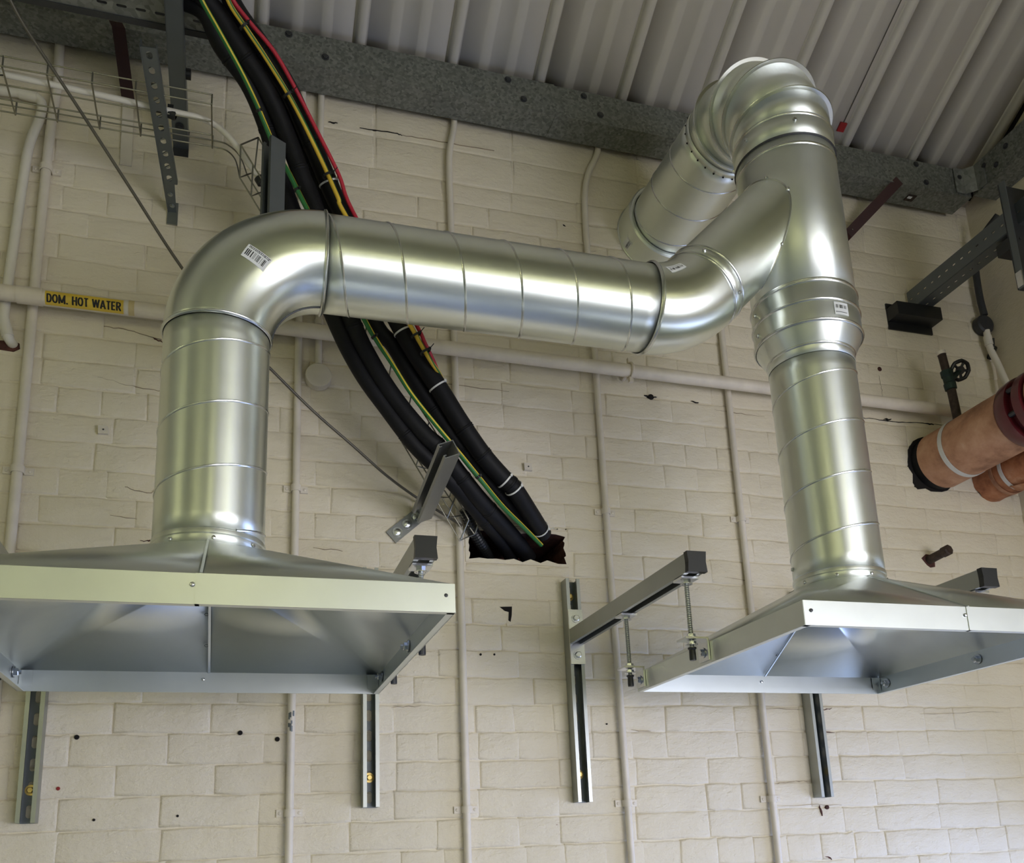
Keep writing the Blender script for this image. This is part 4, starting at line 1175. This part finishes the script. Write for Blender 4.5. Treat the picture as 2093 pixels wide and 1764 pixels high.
# ------------------------------------------------------------------ wire basket, straight length and falling length
zb = 3.40
F0, F1 = atz(0, 126, zb), atz(436, 224, zb); B0, B1 = atz(0, 222, zb), atz(431, 306, zb)
yF = (F0.y + F1.y) / 2; yB = (B0.y + B1.y) / 2; xe = (F1.x + B1.x) / 2
t = thing('wire_basket', (xe, yB, zb), 'straight length of wire basket tray carrying the white cable at the top left', 'tray')
hB = .036
for y, z in ((yF, zb + .030), (yF, zb + .002), (yF * .62 + yB * .38, zb), (yF * .3 + yB * .7, zb), (yB, zb + .002), (yB, zb + hB * .6)):
    MB().tube([(-1.2, y, z), (xe, y, z)], .0019, 6).build('long_wire', 'wire', t)
k = 0
xc = at(16, 170, -.3).x
x = xe
xs_list = [xe] + [atz(u, 170, zb).x for u in (322 - 4, 275, 188, 100, 14)] + [-.72, -.84]
for x in xs_list:
    if abs(x - atz(318, 170, zb).x) < .001: continue
    MB().tube([(x, yF, zb + .031), (x, yF, zb - .002), (x, (yF + yB) / 2, zb - .003), (x, yB, zb - .002), (x, yB, zb + hB)], .0022, 6).build('cross_wire', 'wire', t)
# falling length behind the pipes
t = thing('wire_basket', at(940, 1105, -.06), 'falling length of wire basket tray between the black pipes and the wall', 'tray')
LA = [(490, 363, -.27), (620, 575, -.22), (755, 793, -.15), (850, 952, -.10), (940, 1105, -.045)]
LB = [(520, 352, -.25), (650, 565, -.20), (788, 812, -.13), (880, 960, -.08), (970, 1092, -.03)]
LC = [(492, 296, -.33), (630, 520, -.27), (770, 742, -.19), (868, 900, -.14), (958, 1062, -.075)]
LD = [(528, 281, -.31), (660, 505, -.25), (800, 742, -.17), (900, 900, -.12), (985, 1052, -.06)]
LE = [(505, 357, -.26), (635, 570, -.21), (772, 803, -.14), (865, 956, -.09), (955, 1098, -.038)]
LPs = [smooth_path([at(u, v, y) for u, v, y in q], 8) for q in (LA, LB, LC, LD, LE)]
for q in LPs: MB().tube(q, .0019, 6).build('long_wire', 'wire', t)
n_ = len(LPs[0])
for f in (0, .09, .2, .31, .42, .53, .62, .7, .78, .86, .93, 1):
    i = int(f * (n_ - 1)); MB().tube([LPs[2][i], LPs[0][i], LPs[4][i], LPs[1][i], LPs[3][i]], .0021, 6).build('cross_wire', 'wire', t)
MB().tube([LPs[2][0], LPs[3][0]], .0021, 6).build('cross_wire', 'wire', t)
# curved connecting wires between the two lengths
t = thing('basket_bend', V((xe, yB, zb)), 'pair of bent wires joining the two lengths of wire basket', 'tray')
for a, b in (((yB, 430, 283), LA), ((yB, 430, 307), LA)):
    st = V((xe, yB, zb + (hB * .6 if b is LA and a[2] == 283 else .002)))
    en = LPs[4][0] if a[2] == 283 else LPs[0][0]
    m1 = st + V((.035, -.002, -.006)); m2 = st.lerp(en, .55) + V((.02, 0, .014))
    MB().tube([st, m1, m2, en], .0019, 6, True, 8).build('bent_wire', 'wire', t)

# white cable lying in the basket
ym = yF * .5 + yB * .5
w0_ = atz(-60, 135, zb + .010)
wp = [V((-1.4, w0_.y, w0_.z)), w0_, atz(0, 150, zb + .010), atz(150, 182, zb + .010), atz(300, 216, zb + .010), atz(370, 232, zb + .010), atz(405, 240, zb + .010), atz(440, 256, zb + .008)] + [at(475, 288, -.31), at(505, 330, -.295), at(535, 372, -.275), at(560, 412, -.26), at(600, 480, -.24), at(660, 580, -.21)]
pts = smooth_path(wp, 6); t = thing('white_cable', pts[0], 'white cable lying in the wire basket at the top left', 'cable')
MB().tube(pts, .0078, 10).build('sheath', 'white_cable', t, 60)
t = thing('cable_cleat', at(352, 232, yF + .05), 'black cleat on the white cable beside the slotted arm', 'cleat')
p = atz(352, 234, zb + .006); MB().lathe([(.0085, -.010), (.012, -.008), (.012, .008), (.0085, .010)], p, (1, 0, -.3), 12).build('ring', 'black_plastic', t, 30)
MB().box(p + V((-.004, -.004, .012)), (.014, .014, .016)).build('head', 'black_plastic', t, 0)
t = thing('cable_cleat', at(533, 368, -.28), 'black cleat on the white cable beside the short strut arm', 'cleat')
p = at(533, 369, -.28); MB().lathe([(.0085, -.010), (.014, -.008), (.014, .008), (.0085, .010)], p, (.5, .1, -.8), 14).build('ring', 'black_plastic', t, 30)

# red oxide straps
t = thing('restraint_strap', at(258, 340, -.002), 'flat strap under the beam, dark red above and cream painted below', 'strap')
a = at(236, 52, BY - .004); b = V((at(245, 90, -.09).x, BY - .003, ZB - .004)); c = at(262, 205, -.012); e = at(257, 338, -.004)
mb = MB(); wv = V((.017, 0, 0))
def ribbon(pp, w, th):
    mb = MB(); rings = []
    for i, p in enumerate(pp):
        d = (pp[min(i + 1, len(pp) - 1)] - pp[max(i - 1, 0)]).normalized(); nn = w.cross(d).normalized() * th
        rings.append([p - w - nn, p + w - nn, p + w + nn, p - w + nn])
    mb.loft(rings, True, (True, True)); return mb
tag(ribbon([a + V((0, -.002, .01)), b, c], wv, .0015).build('upper_strap', 'red_paint', t, 0), 'dark red upper part')
ribbon([c + V((0, .006, .012)), e], V((.015, 0, 0)), .0015).build('lower_strap', 'conduit', t, 0)
t = thing('restraint_strap', at(1733, 478, -.02), 'dark red flat strap slanting from the beam behind the right column', 'strap')
s0 = V((at(1838, 378, BY).x, BY - .004, ZB + .004)); s1 = at(1734, 478, -.030); s2 = at(1640, 575, -.003)
ribbon([s0, s1, s2], V((.0125, 0, -.0125)), .0015).build('flat_bar', 'red_paint', t, 0)
MB().hexbolt(s0.lerp(s1, .93) + V((0, -.003, 0)), (0, -1, 0), .003, .002, 0).build('bolt', 'zinc', t)
p = at(1721, 262, -.16); p.z = ZR + (-.1 - p.y) * SL - .004
t = thing('red_tag', p, 'small red tag on the roof sheet beside the segmented elbow', 'tag')
MB().box(p, (.026, .03, .006), (V((1, 0, 0)), V((0, cs, -SL * cs)), nrm)).build('tag', 'red_tag', t, 0)
MB().tube([p + V((.0, 0, .002)), p + V((-.0, -.5, .5 * SL + .004))], .0018, 6).build('wire', 'rod', t)

# ------------------------------------------------------------------ right-hand corner: bracket, perforated arm, panel, drop conduit
t = thing('perforated_arm', at(1870, 640, -.03), 'dark perforated steel arm on a black wall bracket at the right', 'bracket')
b0, b1 = at(1824, 642, -.03), at(1912, 648, -.03)
mb = MB(); cx_, cz_ = (b0.x + b1.x) / 2, (b0.z + b1.z) / 2
mb.box((cx_, -.003, cz_), (b1.x - b0.x, .006, .10)); mb.box((cx_, -.03, cz_ + .024), (b1.x - b0.x, .06, .006)); mb.box((cx_, -.058, cz_ + .002), (b1.x - b0.x, .005, .048)); mb.box((b0.x + .003, -.03, cz_ + .002), (.005, .06, .048)); mb.box((cx_, -.03, cz_ - .020), (b1.x - b0.x, .055, .004)); mb.build('wall_bracket', 'black_plastic', t, 0)
c0 = V((cx_ + .03, -.015, cz_ + .064)); c1 = V((cx_ + .03, -1.05, cz_ + .064)); w2 = .031
mb = MB(); mb.plate_slots(c0 + V((-w2, 0, 0)), (0, -1, 0), 1.0, .07, (-1, 0, 0), .002, .034, .013, .006); mb.build('slotted_side', 'strut_dark', t, 20)
mb = MB(); mb.plate_slots(c0 + V((0, 0, -.035)), (0, -1, 0), 1.0, .062, (0, 0, -1), .002, .034, .013, .006); mb.build('slotted_base', 'strut_dark', t, 20)
# tilted plate of the panel
yp_ = -.50
k0, k1, k2 = at(2036, 378, yp_), at(2074, 592, yp_), at(2140, 380, yp_)
t = thing('steel_panel', (k1.x + .1, yp_, k1.z), 'dark green grey steel panel cut off by the right edge of the picture', 'panel')
hgt = k0.z - k1.z
mb = MB(); mb.box(((k0.x + .09), yp_ - .001, (k0.z + k1.z) / 2), (.17, .003, hgt)); mb.build('face', 'dark_steel', t, 0)
mb = MB(); mb.box((k0.x + .008, yp_ - .012, (k0.z + k1.z) / 2), (.004, .024, hgt)); mb.build('edge_flange', 'strut_dark', t, 0)
mb = MB(); mb.box((k0.x + .004, yp_ - .014, k1.z + .028), (.004, .020, .05)); tag(mb.build('worn_edge', 'zinc', t, 0), 'edge worn to bare bright metal')
mb = MB(); mb.hexbolt((k0.x + .05, yp_ - .0025, (k0.z + k1.z) / 2), (0, -1, 0), .004, .003, 0); mb.build('screw', 'dark_steel', t)
MB().box((k0.x + .09, yp_ + .05, (k0.z + k1.z) / 2 + .02), (.06, .09, .04)).build('rear_cleat', 'dark_steel', t, 0)
# drop conduit and round box
yk = -.030
t = thing('drop_conduit', at(2013, 660, yk), 'dark conduit with a round box dropping beside the right corner', 'conduit')
cp = [at(2040, 440, -.16), at(2004, 490, -.08), at(1993, 530, yk), at(1995, 560, yk), at(2003, 610, yk), at(2012, 645, yk)]
MB().tube(cp, .0125, 12, True, 6).build('upper_tube', 'dark_steel', t, 60)
bx = at(2014, 662, yk)
MB().lathe([(.033, 0), (.036, .003), (.036, .028), (.030, .034), (0, .034)], (bx.x, -.003, bx.z), (0, -1, 0), 28).build('round_box', 'dark_steel', t, 40)
MB().hexbolt((bx.x, -.036, bx.z), (0, -1, 0), .004, .003, 0).build('screw', 'dark_steel', t)
MB().tube([at(2016, 676, yk), at(2024, 712, yk), at(2040, 745, yk - .01), at(2062, 795, yk - .04)], .0118, 12, True, 5).build('lower_tube', 'white_cable', t, 60)
MB().tube([at(2018, 688, yk), at(2022, 706, yk)], .0145, 12).build('coupling', 'white_cable', t, 60)
p = at(2063, 728, -.0); t = thing('wall_tap', p, 'small black fixing sticking out near the right corner', 'fixing')
p.x = min(p.x, XR - .02); MB().tube([p + V((0, -.001, -.02)), p + V((-.012, -.04, .0))], .011, 10).build('stem', 'black_plastic', t, 40)
MB().tube([p + V((-.012, -.035, 0)), p + V((-.012, -.04, .035))], .006, 8).build('lever', 'black_plastic', t, 40)

# ------------------------------------------------------------------ orange lagged pipes
oc = at(1908, 950, 0); ro = .098
oz = oc.z; ox = oc.x
t = thing('lagged_main', (ox, -.01, oz), 'thick stained orange lagged pipe with a dark red flange at the right', 'pipe')
yA, yF_ = -.030, -.375
MB().lathe([(ro * .55, 0), (ro * .93, 0), (ro, .006), (ro, .12), (ro * 1.01, .25), (ro, -yF_ + yA - .006), (ro * .93, -yF_ + yA)], (ox, yA, oz), (0, -1, 0), 48, (True, True)).build('lagging', 'orange', t, 40)
MB().lathe([(ro * .95, 0), (ro * .95, .034)], (ox, .002, oz), (0, -1, 0), 40, (True, True)).build('wall_sleeve', 'black_foam', t, 40)
for yy in (-.135,): MB().lathe([(ro + .001, 0), (ro + .0025, 0), (ro + .0025, .017), (ro + .001, .017)], (ox, yy, oz), (0, -1, 0), 48).build('strap', 'band', t, 30)
mb = MB(); mb.box((ox - .088, -.144, oz - .012), (.006, .018, .022)); mb.build('strap_buckle', 'band', t, 0)
MB().lathe([(0, 0), (ro * 1.02, 0), (ro * 1.10, .010), (ro * 1.13, .04), (ro * 1.12, .050), (ro * .92, .052), (ro * .92, .075), (ro * 1.12, .077), (ro * 1.12, .105), (0, .105)], (ox, yF_ + .002, oz), (0, -1, 0), 48).build('flange', 'oxide', t, 35)
for k in range(8):
    a = k * pi / 4 + .3; MB().tube([(ox + ro * 1.02 * cos(a), yF_ - .050, oz + ro * 1.02 * sin(a)), (ox + ro * 1.02 * cos(a), yF_ - .080, oz + ro * 1.02 * sin(a))], .008, 6).build('flange_bolt', 'dark_steel', t, 20)
MB().lathe([(ro * .9, 0), (ro, .004), (ro, .9)], (ox, yF_ - .105, oz), (0, -1, 0), 48, (True, True)).build('lagging', 'orange', t, 40)
MB().lathe([(ro + .001, 0), (ro + .0025, 0), (ro + .0025, .02), (ro + .001, .02)], (ox, yF_ - .115, oz), (0, -1, 0), 48).build('strap', 'band', t, 30)
# ragged gap round the pipe in the wall, its shade painted on a flat plate
mb = MB(); pl = []
for k in range(28):
    a = 2 * pi * k / 28; r = ro * (1.00 + .06 * random.random()) + (.022 if 3.75 < a < 4.2 else 0); pl.append((r * cos(a), r * sin(a)))
mb.prism(pl, (ox - .006, .004, oz), (ox - .006, -.0028, oz), (1, 0, 0), (0, 0, 1)); mb.build('pipe_hole', 'dark_gap', WALL, 0)
# second, torn pipe
o2 = at(2022, 985, 0); r2_ = .074
t = thing('lagged_main', (o2.x, -.01, o2.z), 'torn orange lagged pipe below and behind the thick one', 'pipe')
rings = []; rn = random.Random(5)
for k in range(22):
    yy = -.002 - .03 * k; rings.append([V((o2.x + r2_ * (1 + rn.uniform(-.02, .025)) * cos(2 * pi * i / 36), yy + rn.uniform(-.004, .004), o2.z + r2_ * (1 + rn.uniform(-.02, .03)) * sin(2 * pi * i / 36))) for i in range(36)])
MB().loft(rings, True, (True, True)).build('lagging', 'orange_torn', t, 60)
for yy in (-.075, -.115): MB().lathe([(r2_ + .002, 0), (r2_ + .0036, 0), (r2_ + .0036, .014), (r2_ + .002, .014)], (o2.x, yy, o2.z), (0, -1, 0), 40).build('strap', 'band' if yy < -.1 else 'orange', t, 30)
for k in range(5):   # torn flaps
    a = -1.9 + .25 * k; yy = -.12 - .07 * k
    mb = MB(); c = V((o2.x + r2_ * cos(a), yy, o2.z + r2_ * sin(a))); e = V((cos(a), 0, sin(a))); s_ = V((-sin(a), 0, cos(a)))
    mb.loft([[c + s_ * (.02 * q) + V((0, -.05 * f, 0)) + e * (.002 + .012 * f * abs(q) + rn.uniform(0, .003)) for q in (-1, -.4, .3, 1)] for f in (0, .4, .8, 1.1)], False); mb.build('torn_flap', 'orange_torn', t, 60, .002)
# air vent with valve
xv = ox; yv_ = -.16
vb = V((xv - .012, yv_, oz + ro - .006)); t = thing('valve_pipe', vb, 'short brown pipe with a green valve and black handwheel on top of the orange pipe', 'valve')
# solve depth so the pipe top stands at its place in the photo
top = at(1925, 722, yv_); x_ = vb.x
up = [at(1956, 850, yv_), at(1944, 795, yv_), at(1935, 762, yv_), at(1924, 722, yv_)]
MB().tube([V((up[0].x, yv_, oz + ro * .8)), up[0], up[1]], .0145, 12).build('lower_pipe', 'rust', t, 40)
MB().lathe([(.0145, 0), (.019, .002), (.020, .022), (.017, .026), (.017, .046), (.020, .05), (.020, .068), (.0145, .07)], up[1] - V((0, 0, .004)), (up[2] - up[1]), 12).build('valve_body', 'valve', t, 30)
MB().tube([up[2] + V((0, 0, -.004)), up[3]], .0135, 12).build('upper_pipe', 'rust', t, 40)
MB().lathe([(.0, .0), (.0155, 0), (.0155, .012), (0, .012)], up[3] - V((0, 0, .006)), up[3] - up[2], 12).build('open_end', 'conduit', t, 40)
vc = (up[1] + up[2]) / 2; hw = at(1962, 757, yv_ - .01)
MB().tube([vc, vc.lerp(hw, .6), hw], [.012, .010, .006], 10).build('bonnet', 'valve', t, 40)
hd = V((-.15, -.85, -.5)).normalized(); u_, w_, hd = frame(hd)
mb = MB(); R_ = .030
mb.ring([hw + (u_ * cos(2 * pi * k / 24) + w_ * sin(2 * pi * k / 24)) * R_ * (1 + .05 * (k % 3 == 0)) for k in range(24)], .0065, 8)
mb.lathe([(0, -.004), (.014, -.004), (.014, .006), (0, .006)], hw, hd, 12)
for k in range(5): mb.tube([hw, hw + (u_ * cos(2 * pi * k / 5) + w_ * sin(2 * pi * k / 5)) * R_], .0045, 6)
mb.build('handwheel', 'black_plastic', t, 40)

# pipe stub sticking out of the wall
s0, s1 = at(1893, 1145, .0), at(1938, 1128, 0)
p0_ = s0 + V((.010, .002, .0))
p1_ = V((p0_.x + .004, -.085, p0_.z + .008))
t = thing('pipe_stub', p0_, 'rusty capped pipe stub sticking out of the wall above the right hood', 'pipe')
MB().tube([p0_, p1_], .0145, 16).build('pipe', 'rust', t, 40)
dS = (p1_ - p0_).normalized(); MB().lathe([(.0165, 0), (.018, .003), (.018, .024), (.013, .027), (0, .027)], p1_ - dS * .02, dS, 8).build('cap', 'rust', t, 20)
mb = MB(); mb.prism([(-.030, .005), (-.01, .020), (.016, .018), (.022, .0), (.020, -.022), (.0, -.026), (-.012, -.018)], p0_ + V((0, .003, 0)), p0_ + V((0, -.0045, 0)), (1, 0, 0), (0, 0, 1)); mb.build('pipe_hole', 'brick_raw', WALL, 0)
